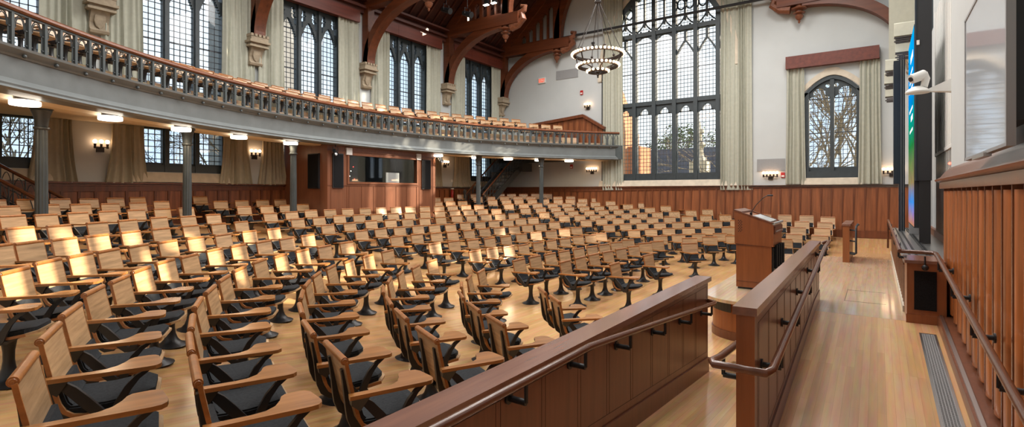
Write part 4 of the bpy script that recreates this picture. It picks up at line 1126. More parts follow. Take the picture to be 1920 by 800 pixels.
for r in range(9):
    for c in range(4):
        if (r + c) % 2 == 0: 
            x = x0 + .055 + c * .016; z = 1.52 + r * .022; mb.box((x, y0 - .003, z), (x + .012, y0 + .002, z + .014))
mb.build('vent_holes', M['black'], t)
t = thing('gooseneck_microphone', 'thin gooseneck microphone on the lectern top', 'microphone', (x0 + .22, y0 + .15, desk(x0 + .22, .02)))
bz = desk(x0 + .22, 0)
MB().lathe([(.02, 0), (.02, .05), (.012, .06)], (x0 + .22, y0 + .15, bz), 8).build('socket', M['black'], t)
MB().tube([(x0 + .22, y0 + .15, bz + .05), (x0 + .30, y0 + .15, bz + .18), (x0 + .40, y0 + .15, bz + .29), (x0 + .47, y0 + .15, bz + .33)], .006, 6).build('gooseneck', M['black'], t)
MB().tube([(x0 + .46, y0 + .15, bz + .328), (x0 + .54, y0 + .15, bz + .33)], .014, 8).build('capsule', M['black'], t)

# ------------------------------------------------------------------ stage wall equipment
t = thing('speaker_cabinet', 'wooden cabinet with a black speaker grille at the head of the ramp', 'speaker cabinet', (.46, 7.95, .55))
MB().box((.29, 7.86, .50), (.66, 8.5, 1.31)).build('body', M['cherry'], t)
MB().box((.27, 7.84, 1.31), (.65, 8.5, 1.345)).build('top', M['mahog_cap'], t)
MB().box((.283, 7.853, .50), (.637, 7.87, .70)).build('plinth', M['cherry'], t)
MB().box((.36, 7.848, .76), (.57, 7.862, 1.22)).build('grille', M['grille'], t)
MB().ball((.46, 7.80, 1.27), .035, 8, 6).tube([(.46, 7.80, 1.29), (.46, 7.82, 1.40)], .01, 5).build('clamp_knob', M['black'], t)
t = thing('equipment_ledge', 'slatted wooden ledge with steel channels under the video wall', 'ledge', (.6, 12, STAGE))
MB().box((.33, 8.5, STAGE), (.99, 16.3, 1.24)).build('body', M['wains_d'], t)
mb = MB()
for k in range(26): mb.box((.285, 8.52 + k * .30, STAGE + .08), (.33, 8.60 + k * .30, 1.20))
mb.build('slats', M['wains_l'], t)
MB().box((.27, 8.5, STAGE), (.34, 16.3, STAGE + .08)).build('kerb', M['stone_p'], t)
MB().box((.28, 8.5, 1.24), (.99, 16.3, 1.265)).build('steel_top', M['steel'], t)
mb = MB()
for x in (.36, .44, .56, .60): mb.box((x, 8.55, 1.265), (x + .022, 16.25, 1.285))
mb.build('channels', M['black'], t)
hr = MB().tube([(.22, 16.3, .75), (.22, 16.3, 1.44), (.22, 16.2, 1.46), (.22, 7.9, 1.46), (.22, 7.74, 1.455)], .024, 8).build('handrail', M['rail'], t, smooth=.8)
for y in (8.2, 10.2, 12.2, 14.2, 16.1):
    b = MB(); bracket(b, (.22, y, 1.44), (.30, y, 1.34)); b.build('bracket', M['black'], hr)
rr = lambda y: ramp_r(y) + .87
t = thing('wall_handrail', 'dark wooden handrail bending down along the boarded stage wall', 'handrail', (.55, 5, ramp_r(5) + .8))
hr = MB().tube([(.235, 7.74, 1.455), (.52, 7.72, 1.455), (.55, 7.66, 1.45), (.55, 7.4, rr(7.4)), (.54, 3.1, rr(3.1)), (.54, -1, 1.15)], .024, 10).build('rail', M['rail'], t, smooth=.8)
for y in (7.35, 6.1, 4.9, 3.9, 2.8):
    b = MB(); bracket(b, (.55, y, rr(y) - .02), (.675, y, rr(y) - .13)); b.build('bracket', M['black'], hr, smooth=.8)
t = thing('floor_grille', 'long narrow perforated steel grille let into the ramp floor', 'floor grille', (.46, 5, ramp_r(5)))
def rz(y, d): return ramp_r(y) + d
def slab(mb, x0, x1, a, b, d0, d1): mb.hexa([(x0, a, rz(a, d0)), (x1, a, rz(a, d0)), (x1, b, rz(b, d0)), (x0, b, rz(b, d0))], [(x0, a, rz(a, d1)), (x1, a, rz(a, d1)), (x1, b, rz(b, d1)), (x0, b, rz(b, d1))])
mb = MB(); slab(mb, .385, .405, 3.15, 7.45, 0, .006); slab(mb, .515, .535, 3.15, 7.45, 0, .006); slab(mb, .385, .535, 7.43, 7.45, 0, .006); mb.build('frame', M['steel'], t)
mb = MB(); slab(mb, .405, .515, 3.15, 7.43, 0, .002); mb.build('dark_slot', M['black'], t)
mb = MB()
for k in range(214):
    y = 3.16 + k * .02; slab(mb, .405, .515, y, y + .007, .002, .005)
for k in range(6): slab(mb, .407 + k * .0205, .412 + k * .0205, 3.15, 7.43, .002, .005)
mb.build('mesh', M['grey_p'], t)

# video wall
scr = bpy.data.materials.new('screen picture'); scr.use_nodes = True
nt = scr.node_tree; nt.nodes.remove(nt.nodes['Principled BSDF'])
e = nt.nodes.new('ShaderNodeEmission'); e.inputs['Strength'].default_value = .45
tc = nt.nodes.new('ShaderNodeTexCoord'); sx = nt.nodes.new('ShaderNodeSeparateXYZ'); rp = nt.nodes.new('ShaderNodeValToRGB')
mr = nt.nodes.new('ShaderNodeMapRange'); mr.inputs['From Min'].default_value = 0; mr.inputs['From Max'].default_value = 3.55
nz = nt.nodes.new('ShaderNodeTexNoise'); nz.inputs['Scale'].default_value = 5; nz.inputs['Detail'].default_value = 6
mx = nt.nodes.new('ShaderNodeMix'); mx.data_type = 'RGBA'; mx.blend_type = 'OVERLAY'; mx.inputs[0].default_value = .7
el = rp.color_ramp.elements; el[0].position = 0; el[0].color = (.55, .22, .12, 1); el[1].position = 1; el[1].color = (.0, .42, .95, 1)
for p, c in ((.12, (.05, .25, .75, 1)), (.22, (.30, .22, .10, 1)), (.42, (.02, .22, .06, 1)), (.55, (.0, .35, .25, 1)), (.68, (.0, .25, .75, 1))):
    q = el.new(p); q.color = c
nt.links.new(tc.outputs['Object'], sx.inputs[0]); nt.links.new(sx.outputs['Z'], mr.inputs['Value']); nt.links.new(mr.outputs[0], rp.inputs['Fac'])
nt.links.new(tc.outputs['Object'], nz.inputs['Vector']); nt.links.new(rp.outputs['Color'], mx.inputs[6]); nt.links.new(nz.outputs['Color'], mx.inputs[7])
nt.links.new(mx.outputs[2], e.inputs['Color']); nt.links.new(e.outputs[0], nt.nodes['Material Output'].inputs['Surface'])
t = thing('video_screen', 'tall glowing blue and green video screen seen nearly edge on', 'screen', (.55, 12.4, 1.55))
MB().box((.532, 11.62, 1.53), (.60, 13.6, 5.12)).build('display', M['black_m'], t)
MB().box((.529, 11.64, 1.55), (.532, 13.58, 5.1)).build('picture', scr, t)
mb = MB()
for k, (z, h, a, b) in enumerate(((4.62, .12, 11.9, 12.7), (4.40, .05, 12.0, 13.2), (4.25, .05, 12.0, 13.0), (4.10, .05, 12.0, 13.2), (3.7, .05, 12.0, 13.1), (3.5, .10, 12.0, 12.6), (3.3, .05, 12.0, 13.0))):
    mb.box((.526, a, z), (.53, b, z + h))
mb.build('white_caption_lines', emis('caption white', (1, 1, 1), .5), t)
t = thing('screen_column', 'big dark grey screen column in front of the glowing screen', 'panel', (.65, 11.6, 1.27))
MB().box((.545, 11.5, 2.36), (.77, 11.62, 6.6)).build('cabinet', M['black_m'], t)
MB().box((.54, 11.49, 2.36), (.565, 11.63, 6.6)).build('edge_trim', M['navy'], t)
MB().box((.60, 11.52, 1.27), (.755, 11.62, 2.36)).build('foot_post', M['black'], t)
MB().box((.56, 11.485, 4.72), (.60, 11.50, 4.80)).build('badge', M['plastic'], t)
t = thing('screen_column', 'blue-black screen column farther along the stage wall', 'panel', (.42, 15, 1.27))
MB().box((.31, 15.0, 2.35), (.43, 15.5, 5.2)).build('outer_leaf', M['navy'], t)
MB().box((.41, 14.98, 1.27), (.52, 15.5, 5.3)).build('inner_leaf', M['navy'], t)
MB().box((.445, 14.965, 1.27), (.452, 14.98, 5.3)).box((.485, 14.965, 1.27), (.492, 14.98, 5.3)).build('edge_strips', M['steel'], t)
t = thing('backing_panel', 'narrow pale grey panel between the two screen columns', 'panel', (.6, 14, 1.27))
MB().box((.55, 13.9, 1.27), (.72, 14.0, 5.0)).build('face', M['grey_p'], t)
t = thing('roller_shade', 'tall grey ribbed window shade in a white frame beside the screen', 'shade', (.97, 11.5, 2.85))
MB().box((.955, 10.05, 2.92), (.975, 13.3, 5.72)).build('ribbed_cloth', M['ribbed'], t)
mb = MB().box((.94, 9.95, 2.86), (.99, 13.4, 2.92)).box((.94, 9.95, 2.86), (.99, 10.04, 5.74)).box((.94, 13.3, 2.86), (.99, 13.4, 5.74)); mb.build('frame', M['plastic'], t)
mb = MB()
for k in range(16): mb.box((.95, 10.12 + k * .2, 2.92), (.956, 10.15 + k * .2, 5.72))
mb.build('ribs', M['plastic'], t)
t = thing('ribbed_panel', 'darker ribbed glossy panel below the grey window shade', 'panel', (.97, 11.5, 1.27))
MB().box((.96, 10.0, 1.27), (.985, 13.4, 2.86)).build('sheet', M['ribbed_d'], t)
mb = MB()
for k in range(17): mb.box((.955, 10.1 + k * .2, 1.27), (.96, 10.13 + k * .2, 2.86))
mb.build('ribs', M['ribbed'], t)
mb = MB()
for z in (2.62, 2.1, 1.55): mb.ball((.95, 10.9, z), .018, 6, 5)
mb.build('indicator_lights', M['led'], t)
def roman(lab, x0, x1, y, zb, ztop, folds):
    t = thing('roman_shade', lab, 'roman shade', ((x0+x1)/2, y, zb))
    MB().box((x0 + .05, y, zb + .2), (x1, y + .03, ztop)).build('upper_cloth', M['shade'], t)
    MB().box((x0 + .05, y - .02, ztop), (XR - .005, y + .05, ztop + .06)).build('head_rail', M['plastic'], t)
    for k in range(folds):
        z = zb + .02 + k * .34; w = .03 + .02 * (k % 2)
        prof = [(y - .02, z + .34), (y - .10, z + .30), (y - .16, z + .12), (y - .20, z + .02), (y - .10, z + .0), (y + .0, z + .04), (y + .02, z + .3)]
        MB().px(prof, x0 - w, x1).build('fold', M['shade'], t, smooth=.6)
        mb = MB()
        for j in range(4): mb.px([(y - .20 + .02*j, z + .0 - .036*j), (y + .02, z + .035 - .036*j), (y + .02, z + .012 - .036*j), (y - .19 + .02*j, z - .024 - .036*j)], x0 - w + .03 * (j % 2), x1)
        mb.build('fold_shadow', M['shadow'], t)  # dark slabs stand in for the shadows under each fold
roman('pleated roman shade hanging above the glowing screen', .34, .64, 13.8, 5.05, 8.6, 2)
roman('pleated roman shade farther off above the blue-black column', .20, .54, 17.0, 4.62, 8.6, 3)
t = thing('ptz_camera', 'white swivel camera on a long white wall arm', 'camera', (.50, 10.0, 3.66))
arm = MB().hexa([(.62, 9.96, 3.665), (.99, 9.9, 3.62), (.99, 10.1, 3.62), (.62, 10.04, 3.665)], [(.62, 9.96, 3.70), (.99, 9.9, 3.86), (.99, 10.1, 3.86), (.62, 10.04, 3.70)]); arm.build('wall_arm', M['plastic'], t)
MB().lathe([(.15, 0), (.155, .02), (.12, .06), (.07, .09), (.05, .10)], (.50, 10.0, 3.655), 20).build('base', M['plastic'], t, smooth=.7)
mb = MB().tube([(.575, 10.0, 3.74), (.60, 10.0, 3.86), (.57, 10.0, 3.95)], [.045, .05, .05], 10); mb.build('yoke', M['plastic'], t, smooth=.8)
MB().tube([(.58, 10.02, 3.93), (.42, 9.92, 3.86)], [.075, .07], 14).build('head', M['plastic'], t, smooth=.8)
MB().tube([(.42, 9.92, 3.86), (.405, 9.91, 3.853)], [.035, .035], 12).build('lens', M['black'], t)
t = thing('wall_display', 'large glossy white display board mounted on the stage wall', 'display', (.6, 4.7, 2.40))
MB().box((.58, 3.90, 2.42), (.61, 5.52, 3.52)).build('screen_face', M['board'], t)
mb = MB().box((.575, 3.9, 2.405), (.615, 5.54, 2.425)).box((.575, 5.515, 2.405), (.615, 5.54, 3.53)).box((.575, 3.9, 3.515), (.615, 5.54, 3.535)).box((.575, 3.875, 2.405), (.615, 3.9, 3.535)); mb.build('edge_frame', M['grey_p'], t)
MB().box((.56, 4.5, 2.385), (.60, 5.0, 2.41)).build('pen_tray', M['steel'], t)
mb = MB().box((.615, 3.95, 2.55), (.70, 5.3, 3.45)).box((.70, 4.1, 2.8), (.82, 5.1, 3.3)); mb.build('wall_mount', M['black'], t)
t = thing('fire_extinguisher', 'red fire extinguisher on the wainscot right of the booth', 'fire extinguisher', (XL + .2, 18.2, 1.9))
MB().lathe([(.06, 0), (.065, .03), (.065, .36), (.03, .43), (.02, .46)], (XL + .16, 18.2, 1.85), 10).build('cylinder', M['red'], t, smooth=.6)
MB().box((XL + .12, 18.14, 2.31), (XL + .20, 18.28, 2.36)).build('valve', M['plastic'], t)

# ------------------------------------------------------------------ tablet chairs
PROF = [(-.272, .815), (-.262, .76), (-.245, .68), (-.228, .60), (-.213, .53), (-.198, .475), (-.175, .432), (-.14, .405), (-.09, .395), (0, .398), (.10, .408), (.19, .422)]
def offset(pts, d):
    out = []
    for i, p in enumerate(pts):
        a = pts[max(0, i-1)]; b = pts[min(len(pts)-1, i+1)]
        tx, tz = b[0]-a[0], b[1]-a[1]; L = math.hypot(tx, tz); out.append((p[0] + tz/L*d*-1, p[1] + tx/L*d))
    return out      # d>0: towards the sitter
def chair_meshes():
    R = {}
    R['pedestal'] = (MB().lathe([(.165, 0), (.168, .008), (.15, .018), (.10, .035), (.065, .075), (.045, .13), (.037, .19), (.038, .26), (.05, .34), (.07, .375), (.07, .385)], (0, 0, 0), 18), M['cast'], .7)
    mb = MB(); f = offset(PROF, .009); b = offset(PROF, -.009); W = .224
    mb.strip(f, b, lambda p, q: (-W, p, q), lambda p, q: (W, p, q))
    e = (PROF[-1][0], PROF[-1][1])
    mb.hexa([(-W, e[0], e[1]-.010), (W, e[0], e[1]-.010), (.13, e[0]+.055, e[1]-.004), (-.13, e[0]+.055, e[1]-.004)], [(-W, e[0], e[1]+.009), (W, e[0], e[1]+.009), (.13, e[0]+.055, e[1]+.014), (-.13, e[0]+.055, e[1]+.014)])
    R['shell'] = (mb, M['oak'], .5)
    mb = MB()
    for s in (-1, 1):
        a, c = offset(PROF, .0105), offset(PROF, -.0105)
        mb = MB().strip(a, c, lambda p, q: (s * W, p, q), lambda p, q: (s * (W + .008), p, q))
        R['edge_band' if s > 0 else 'edge_band '] = (mb, M['oak_edge'], .5)
    mb = MB().tube([(-.222, -.278, .822), (.222, -.278, .822)], .0225, 12)
    for s in (-1, 1): mb.tube([(s*.222, -.278, .822), (s*.226, -.278, .822)], [.016, .013], 12); mb.tube([(s*.225, -.278, .822), (s*.229, -.278, .822)], [.006, .005], 8)
    R['top_roll'] = (mb, M['oak_edge'], .6)
    bp_ = [p for p in PROF if .445 < p[1] < .56 and p[0] < -.15]
    bp_ = [(-.222, .565), (-.216, .54), (-.205, .50), (-.192, .46), (-.172, .435)]
    mb = MB(); mb.strip(offset(bp_, .036), offset(bp_, .009), lambda p, q: (-.195, p, q), lambda p, q: (.195, p, q))
    mb.strip(offset(bp_, .028), offset(bp_, .009), lambda p, q: (-.207, p, q), lambda p, q: (-.195, p, q)).strip(offset(bp_, .028), offset(bp_, .009), lambda p, q: (.195, p, q), lambda p, q: (.207, p, q))
    R['back_cushion'] = (mb, M['fabric'], .6)
    sp = [(-.165, .405), (-.12, .402), (0, .400), (.10, .410), (.175, .421)]
    mb = MB(); mb.strip([(p, q + .045) for p, q in sp], [(p, q) for p, q in sp], lambda p, q: (-.195, p, q), lambda p, q: (.195, p, q))
    mb.hexa([(-.195, .175, .421), (.195, .175, .421), (.12, .225, .43), (-.12, .225, .43)], [(-.195, .175, .466), (.195, .175, .466), (.12, .225, .462), (-.12, .225, .462)])
    for s in (-1, 1): mb.strip([(p, q + .036) for p, q in sp], [(p, q) for p, q in sp], lambda p, q: (s*.195, p, q), lambda p, q: (s*.207, p, q))
    R['seat_cushion'] = (mb, M['fabric'], .6)
    mb = MB(); ib = PROF[1:9]; inn = offset(ib, -.010)
    th = [.012, .018, .026, .034, .042, .05, .05, .03]
    outl = [offset(ib, -.010 - th[i])[i] for i in range(len(ib))]
    for s in (-1, 1): mb.strip(inn, outl, lambda p, q: (s*.13, p, q), lambda p, q: (s*.165, p, q))
    mb.hexa([(-.165, -.17, .365), (.165, -.17, .365), (.10, .10, .372), (-.10, .10, .372)], [(-.165, -.17, .385), (.165, -.17, .385), (.10, .10, .396), (-.10, .10, .396)])
    R['back_frame'] = (mb, M['cast'], .5)
    tb = [(.235, -.262), (.290, -.268), (.296, .30), (.288, .345), (.262, .372), (.225, .378), (.085, .352), (.055, .328), (.046, .285), (.052, .205), (.075, .178), (.13, .158), (.19, .120), (.228, .06), (.240, -.02)]
    tb = [(x, -.26 + (y + .26) * .82) for x, y in tb]
    mb = MB().pz(tb, .612, .635)
    R['tablet_arm'] = (mb, M['tablet'], .3)
    vv = [(-.235, .607), (-.19, .594), (-.14, .548), (-.085, .482), (-.03, .415), (.005, .378), (.035, .378), (.05, .40), (.07, .452), (.105, .52), (.15, .575), (.20, .607)]
    wd = [.012, .02, .026, .028, .026, .022, .022, .024, .022, .018, .014, .008]
    up = []; lo = []
    for i, p in enumerate(vv):
        a = vv[max(0, i-1)]; b = vv[min(len(vv)-1, i+1)]; tx, tz = b[0]-a[0], b[1]-a[1]; L = math.hypot(tx, tz)
        up.append((p[0] - tz/L*wd[i], p[1] + tx/L*wd[i])); lo.append((p[0] + tz/L*wd[i], p[1] - tx/L*wd[i]))
    mb = MB().strip(up, lo, lambda p, q: (.236, p, q), lambda p, q: (.262, p, q))
    mb.box((.10, -.02, .368), (.25, .09, .392)).box((-.262, -.262, .0), (-.262, -.262, .0)) if 0 else mb.box((.10, -.02, .368), (.25, .09, .392))
    mb.hexa([(.225, -.25, .57), (.262, -.25, .57), (.262, -.20, .53), (.225, -.20, .53)], [(.225, -.258, .612), (.29, -.258, .612), (.29, -.15, .612), (.225, -.15, .612)])
    R['arm_bracket'] = (mb, M['cast'], .5)
    return R
CH = chair_meshes()
proto = bpy.data.objects.new('tablet_chair', None); COL.objects.link(proto); proto.empty_display_size = .1
for nm, (mb, m, sm) in CH.items(): mb.build(nm.strip(), m, proto, smooth=sm)
DATA = '''E1:-211,1838,280;-143,1835,275;
E2:-213,1953,279;-145,1960,277;
E3:-283,2059,280;-215,2066,276;-146,2064,274;
E4:-347,2167,284;-282,2179,279;-213,2186,274;-146,2173,271;
B1:-373,1076,356;
B2:-466,885,3;-470,954,1;-472,1019,359;-469,1082,356;-469,1153,353;-467,1223,348;-475,1313,336;-469,1378,329;
B3:-553,855,4;-556,918,2;-554,975,0;-554,1036,358;-552,1100,355;-549,1163,353;-546,1225,349;-545,1294,342;-549,1373,334;
B4:-712,914,5;-723,990,2;-715,1047,0;-711,1105,359;-713,1177,357;-712,1244,355;-712,1317,350;-709,1389,344;-697,1445,341;-688,1499,339;
B5:-809,888,7;-822,968,4;-822,1040,2;-821,1108,0;-821,1181,357;-823,1259,352;-819,1328,346;-807,1395,343;-798,1461,341;-788,1524,339;
B6:-906,861,9;-922,943,7;-926,1016,4;-926,1079,1;-927,1149,359;-929,1222,355;-923,1285,350;-913,1348,346;-907,1413,343;-895,1473,341;-887,1548,338;
B7:-991,828,12;-1012,905,10;-1024,979,6;-1031,1053,3;-1029,1116,0;-1023,1178,358;-1025,1248,356;-1020,1313,352;-1014,1378,348;-1001,1437,344;-994,1502,341;-979,1558,339;
B8:-1078,798,15;-1104,882,12;-1130,972,7;-1133,1044,3;-1132,1109,1;-1133,1182,359;-1130,1251,357;-1135,1332,352;-1119,1390,348;-1110,1457,344;-1091,1513,342;-1071,1569,340;
B9:-1171,777,16;-1198,856,14;-1225,939,9;-1231,1011,5;-1231,1076,3;-1235,1146,1;-1232,1213,358;-1234,1285,356;-1228,1350,353;-1218,1416,349;-1211,1483,345;-1192,1541,342;-1169,1594,340;
B10:-1265,760,17;-1294,837,14;-1324,915,9;-1332,984,6;-1342,1055,4;-1344,1124,1;-1344,1190,359;-1343,1254,357;-1337,1315,354;-1327,1377,352;-1318,1441,349;-1307,1503,346;-1292,1564,344;-1273,1619,341;
B11:-1385,754,15;-1403,828,13;-1422,897,9;-1442,965,7;-1401,1520,346;-1390,1584,345;-1376,1642,344;
B12:-1488,742,15;-1509,812,13;-1528,885,11;-1545,953,10;-1496,1609,343;-1477,1668,343;
B13:-1584,731,15;-1613,818,14;-1638,912,12;
L1:-382,1366,320;
L2:-208,1635,293;
L3:-430,1525,313;-396,1609,310;
L4:-524,1549,316;-350,1690,305;
L5:-496,1635,315;-454,1704,312;-401,1751,309;
L6:-638,1632,325;-604,1692,321;-562,1742,317;-512,1791,312;-459,1828,308;-404,1871,303;
L7:-738,1658,328;-705,1720,323;-665,1771,319;-620,1819,316;-571,1867,312;-521,1915,309;-467,1963,305;-407,2008,301;
L8:-837,1680,328;-811,1750,324;-769,1801,321;-725,1854,317;-679,1905,314;-630,1954,312;-579,2004,310;-526,2060,308;-466,2102,304;
L9:-937,1701,330;-903,1757,326;-865,1808,324;-828,1862,322;-788,1925,319;-743,1970,317;-703,2029,315;-654,2085,312;-607,2148,310;-557,2202,307;-496,2238,303;-373,2284,289;
L10:-1024,1702,333;-1000,1772,330;-967,1825,328;-928,1886,325;-890,1938,324;-850,1993,322;-808,2057,320;-769,2124,315;
L11:-1126,1727,334;-1095,1790,331;-1062,1852,329;-1029,1905,327;-989,1964,326;-949,2021,324;-914,2085,321;-878,2151,315;-731,2204,308;-682,2268,306;-619,2308,305;
L12:-840,2225,307;-793,2295,304;
L13:-1231,1760,334;-1197,1819,331;-1168,1880,329;-1126,1934,327;-1088,1990,326;-1050,2054,324;-1012,2110,321;-977,2188,315;-946,2265,305;
L14:-1338,1791,335;-1308,1851,333;-1284,1910,330;-1247,1960,327;-1214,2010,325;-1172,2059,324;-1137,2107,324;-1105,2168,322;-1067,2230,318;
L15:-1440,1817,336;-1412,1873,334;-1384,1939,331;-1347,1992,328;-1310,2045,326;-1225,2146,322;-1189,2205,320;
L16:-1531,1814,337;-1508,1881,335;-1477,1939,333;-1449,1994,330;-1419,2043,328;-1383,2091,326;-1350,2148,325;-1311,2197,323;
R1:-375,911,2;
R2:-310,584,46;-352,623,44;
R3:-285,424,59;-343,464,55;-403,514,48;-461,583,40;-500,646,32;-524,705,24;
R4:-271,316,64;-341,356,60;-399,394,55;-458,438,49;-514,497,42;-561,560,37;-604,633,30;-647,714,21;
R5:-262,226,68;-326,251,65;-392,288,60;-452,328,54;-511,373,49;-567,423,44;-620,482,39;-666,548,35;-710,621,28;-750,699,20;
R6:-264,147,69;-318,168,68;-373,193,65;-439,226,60;-498,263,55;-557,304,51;-617,351,46;-677,409,41;-722,466,37;-770,533,32;-811,603,25;-851,681,20;
R7:-305,93,69;-373,118,66;-436,144,63;-511,178,58;-565,213,55;-621,250,51;-677,294,46;-722,339,43;-777,396,39;-821,453,35;-865,519,30;-901,584,26;-940,654,23;
R8:-564,111,57;-619,151,54;-679,188,51;-724,226,47;-763,264,45;-810,312,42;-855,365,38;-900,423,35;-940,486,31;-988,559,29;-1024,630,27;
R9:-790,169,46;-823,203,44;-863,246,42;-905,294,40;-956,352,38;-1002,412,35;-1050,480,32;-1084,547,30;-1120,612,28;
R10:-968,224,40;-1007,276,39;-1060,339,37;-1106,398,35;-1159,468,32;-1189,534,29;-1227,603,26;
R11:-1113,244,37;-1146,293,37;-1194,349,35;-1232,406,32;-1271,467,29;-1305,529,27;-1336,592,25;
R12:-1249,264,35;-1304,332,32;-1335,390,29;-1368,451,27;-1405,516,25;-1449,582,24;
R13:-1341,262,33;-1382,318,31;-1418,377,28;-1446,435,27;-1483,497,26;-1516,555,26;'''
BN = {'E': ('right of the lectern', 'left end'), 'L': ('block left of the lectern', 'left end'), 'B': ('block facing the booth', 'left end'), 'R': ('block beside the ramp wall', 'near end')}
chairs = []
for line in DATA.strip().split('\n'):
    k, rest = line.split(':'); b, row = k[0], int(k[1:])
    for s, q in enumerate(rest.strip(';').split(';')):
        x, y, h = [float(v) for v in q.split(',')]; x /= 100; y /= 100
        chairs.append((x, y, rake(x, y), math.radians(h), 'oak tablet chair, %s, %s row from stage, %s from %s' % (BN[b][0], ORD[row], ORD[s + 1], BN[b][1]), 'tablet chairs on the main floor'))
for row, r, z in ((1, BR + .80, ZT + .13), (2, BR + 1.92, ZT + .46)):
    a = -.86; k = 0
    while a < .70:
        x, y = bp(a, r)
        if x > XL + .42 and -.4 < y < (20.9 if row == 1 else 20.3):
            k += 1
            chairs.append((x, y, z, math.atan2(BY - y, BX - x), 'oak tablet chair on the balcony, %s row, %s from the near end' % ('front' if row == 1 else 'back', ORD[k]), 'tablet chairs on the balcony'))
        a += .60 / r
dep = lambda c: -math.sin(YAW) * c[0] + math.cos(YAW) * c[1]
chairs.sort(key=dep)
first = True
for c in chairs[:300]:
    o = proto if first else copy_tree(proto)
    first = False
    o.location = (c[0], c[1], c[2]); o.rotation_euler = (0, 0, c[3] - PI / 2)
    tag(o, c[4], 'chair', c[5])
mb = MB(); mats = []; mi = []
for c in chairs[300:]:
    cs, sn = math.cos(c[3] - PI/2), math.sin(c[3] - PI/2)
    for nm, (m0, m, sm) in CH.items():
        if m not in mats: mats.append(m)
        n0 = len(mb.f)
        mb.add([(c[0] + cs*x - sn*y, c[1] + sn*x + cs*y, c[2] + z) for x, y, z in m0.v], m0.f)
        mi += [mats.index(m)] * (len(mb.f) - n0)
o = mb.build('distant_tablet_chairs', mats)
o.data.polygons.foreach_set('material_index', mi)
tag(o, 'farthest oak tablet chairs, small in the back rows near the end wall and far balcony', 'chairs', kind='stuff')

# ------------------------------------------------------------------ outside
o = MB().box((-90, -60, -1.6), (60, 120, -1.5)).build('ground', M['ground']); tag(o, 'lawn outside the hall windows', 'ground', kind='structure')
def house(name, lab, cat, x0, y0, x1, y1, h, rh, mw, mr, z0=-1.5):
    t = thing(name, lab, cat, ((x0+x1)/2, (y0+y1)/2, z0))
    MB().box((x0, y0, z0), (x1, y1, h)).build('walls', mw, t)
    ym = (y0 + y1) / 2
    if rh: MB().px([(y0 - .3, h), (y1 + .3, h), (ym, h + rh)], x0 - .3, x1 + .3).build('roof', mr, t)
    return t
t = house('brick_tower', 'orange brick gable seen through the left edge of the great window', 'building', -20.0, 41, -17.15, 44, 7.2, 0, M['brickext'], M['slate'])
MB().hexa([(-19.6, 41, 7.2), (-17.15, 41, 7.2), (-17.15, 44, 7.2), (-19.6, 44, 7.2)], [(-18.5, 42, 11.8), (-18.2, 42, 11.8), (-18.2, 42.1, 11.8), (-18.5, 42.1, 11.8)]).build('spire', M['brickext'], t)
MB().box((-17.15, 41.5, -1.5), (-16.1, 44, 6.0)).build('side_wing', M['brickext'], t)
house('slate_roofed_house', 'dark slate roofed building behind the great window', 'building', -19.5, 50, -10.4, 58, 1.5, 5.2, M['tower'], M['slate'])
t = thing('stone_pinnacle', 'weathered stone pinnacle outside the great window', 'pinnacle', (-8.75, 32, -1.5))
MB().box((-9.2, 31.6, -1.5), (-8.2, 32.4, 4.0)).build('shaft', M['stone_p'], t)
MB().lathe([(.45, 0), (.38, .2), (.24, .35), (.2, .8), (.36, .95), (.36, 1.05), (.18, 1.2), (.14, 1.6), (.28, 1.75), (.26, 1.9), (.1, 2.0), (.05, 2.4)], (-8.7, 32, 4.0), 8).build('finial', M['stone_p'], t)
t = house('stone_tower', 'grey stone tower seen through the first upper left window', 'building', -44, 20.5, -40, 25.5, 17.5, 0, M['tower'], M['slate'])
MB().box((-43.6, 21.0, 17.5), (-40.4, 25, 19.5)).box((-43, 22, 19.5), (-41, 24, 23)).build('turret', M['tower'], t)
def tree(lab, x, y, h, seed, depth=5, leaf=0, sp=.55):
    rr = random.Random(seed)
    t = thing('tree' if leaf else 'bare_tree', lab, 'tree', (x, y, -1.5))
    mb = MB(); tips = []
    def br(p, d, L, r, k):
        q = p + d * L; m = p + d * L * .5 + Vector((rr.uniform(-1,1), rr.uniform(-1,1), rr.uniform(-1,1))) * L * .06
        mb.tube([p, m, q], [r, r * .85, r * .7], 5 if k > 2 else 4, cap=False)
        if k == 0: tips.append(q); return
        for j in range(3 if k > 1 else 2):
            v = Vector((rr.gauss(0, 1), rr.gauss(0, 1), rr.gauss(0, .7))).normalized()
            nd = (d + v * sp * rr.uniform(.7, 1.5)).normalized()
            br(p + d * L * rr.uniform(.55, 1), nd, L * rr.uniform(.62, .85), r * .62, k - 1)
    br(Vector((x, y, -1.5)), Vector((0, 0, 1)), h * .32, h * (.018 if leaf else .0105), depth)
    mb.build('branches', M['bark'], t)
    if leaf:
        lb = MB()
        for q in tips:
            for j in range(leaf):
                c = q + Vector((rr.gauss(0, .5), rr.gauss(0, .5), rr.gauss(0, .5))); s = rr.uniform(.10, .2)
                a = Vector((rr.gauss(0,1), rr.gauss(0,1), rr.gauss(0,1))).normalized() * s; b = a.orthogonal().normalized() * s
                lb.add([c - a, c + b * .6, c + a, c - b * .6], [(0,1,2,3)])
        lb.build('leaves', M['leaf'], t)
tree('leafy tree behind the slate roofed building', -18.5, 62, 13, 3, 5, 10)
tree('bare tree outside the small arched window, left trunk', -2.6, 29.5, 12, 5, 6)
tree('bare tree outside the small arched window, right trunk', -.8, 31, 13, 6, 6, 0, .6)
tree('bare tree outside the right part of the great window', -5.6, 31, 11, 7, 6, 0, .7)
tree('bare tree outside the nearest low left window', -24, 4.5, 9, 8, 6, 0, .7)
tree('bare tree outside the second low left window', -25, 12, 9, 9, 6, 0, .7)
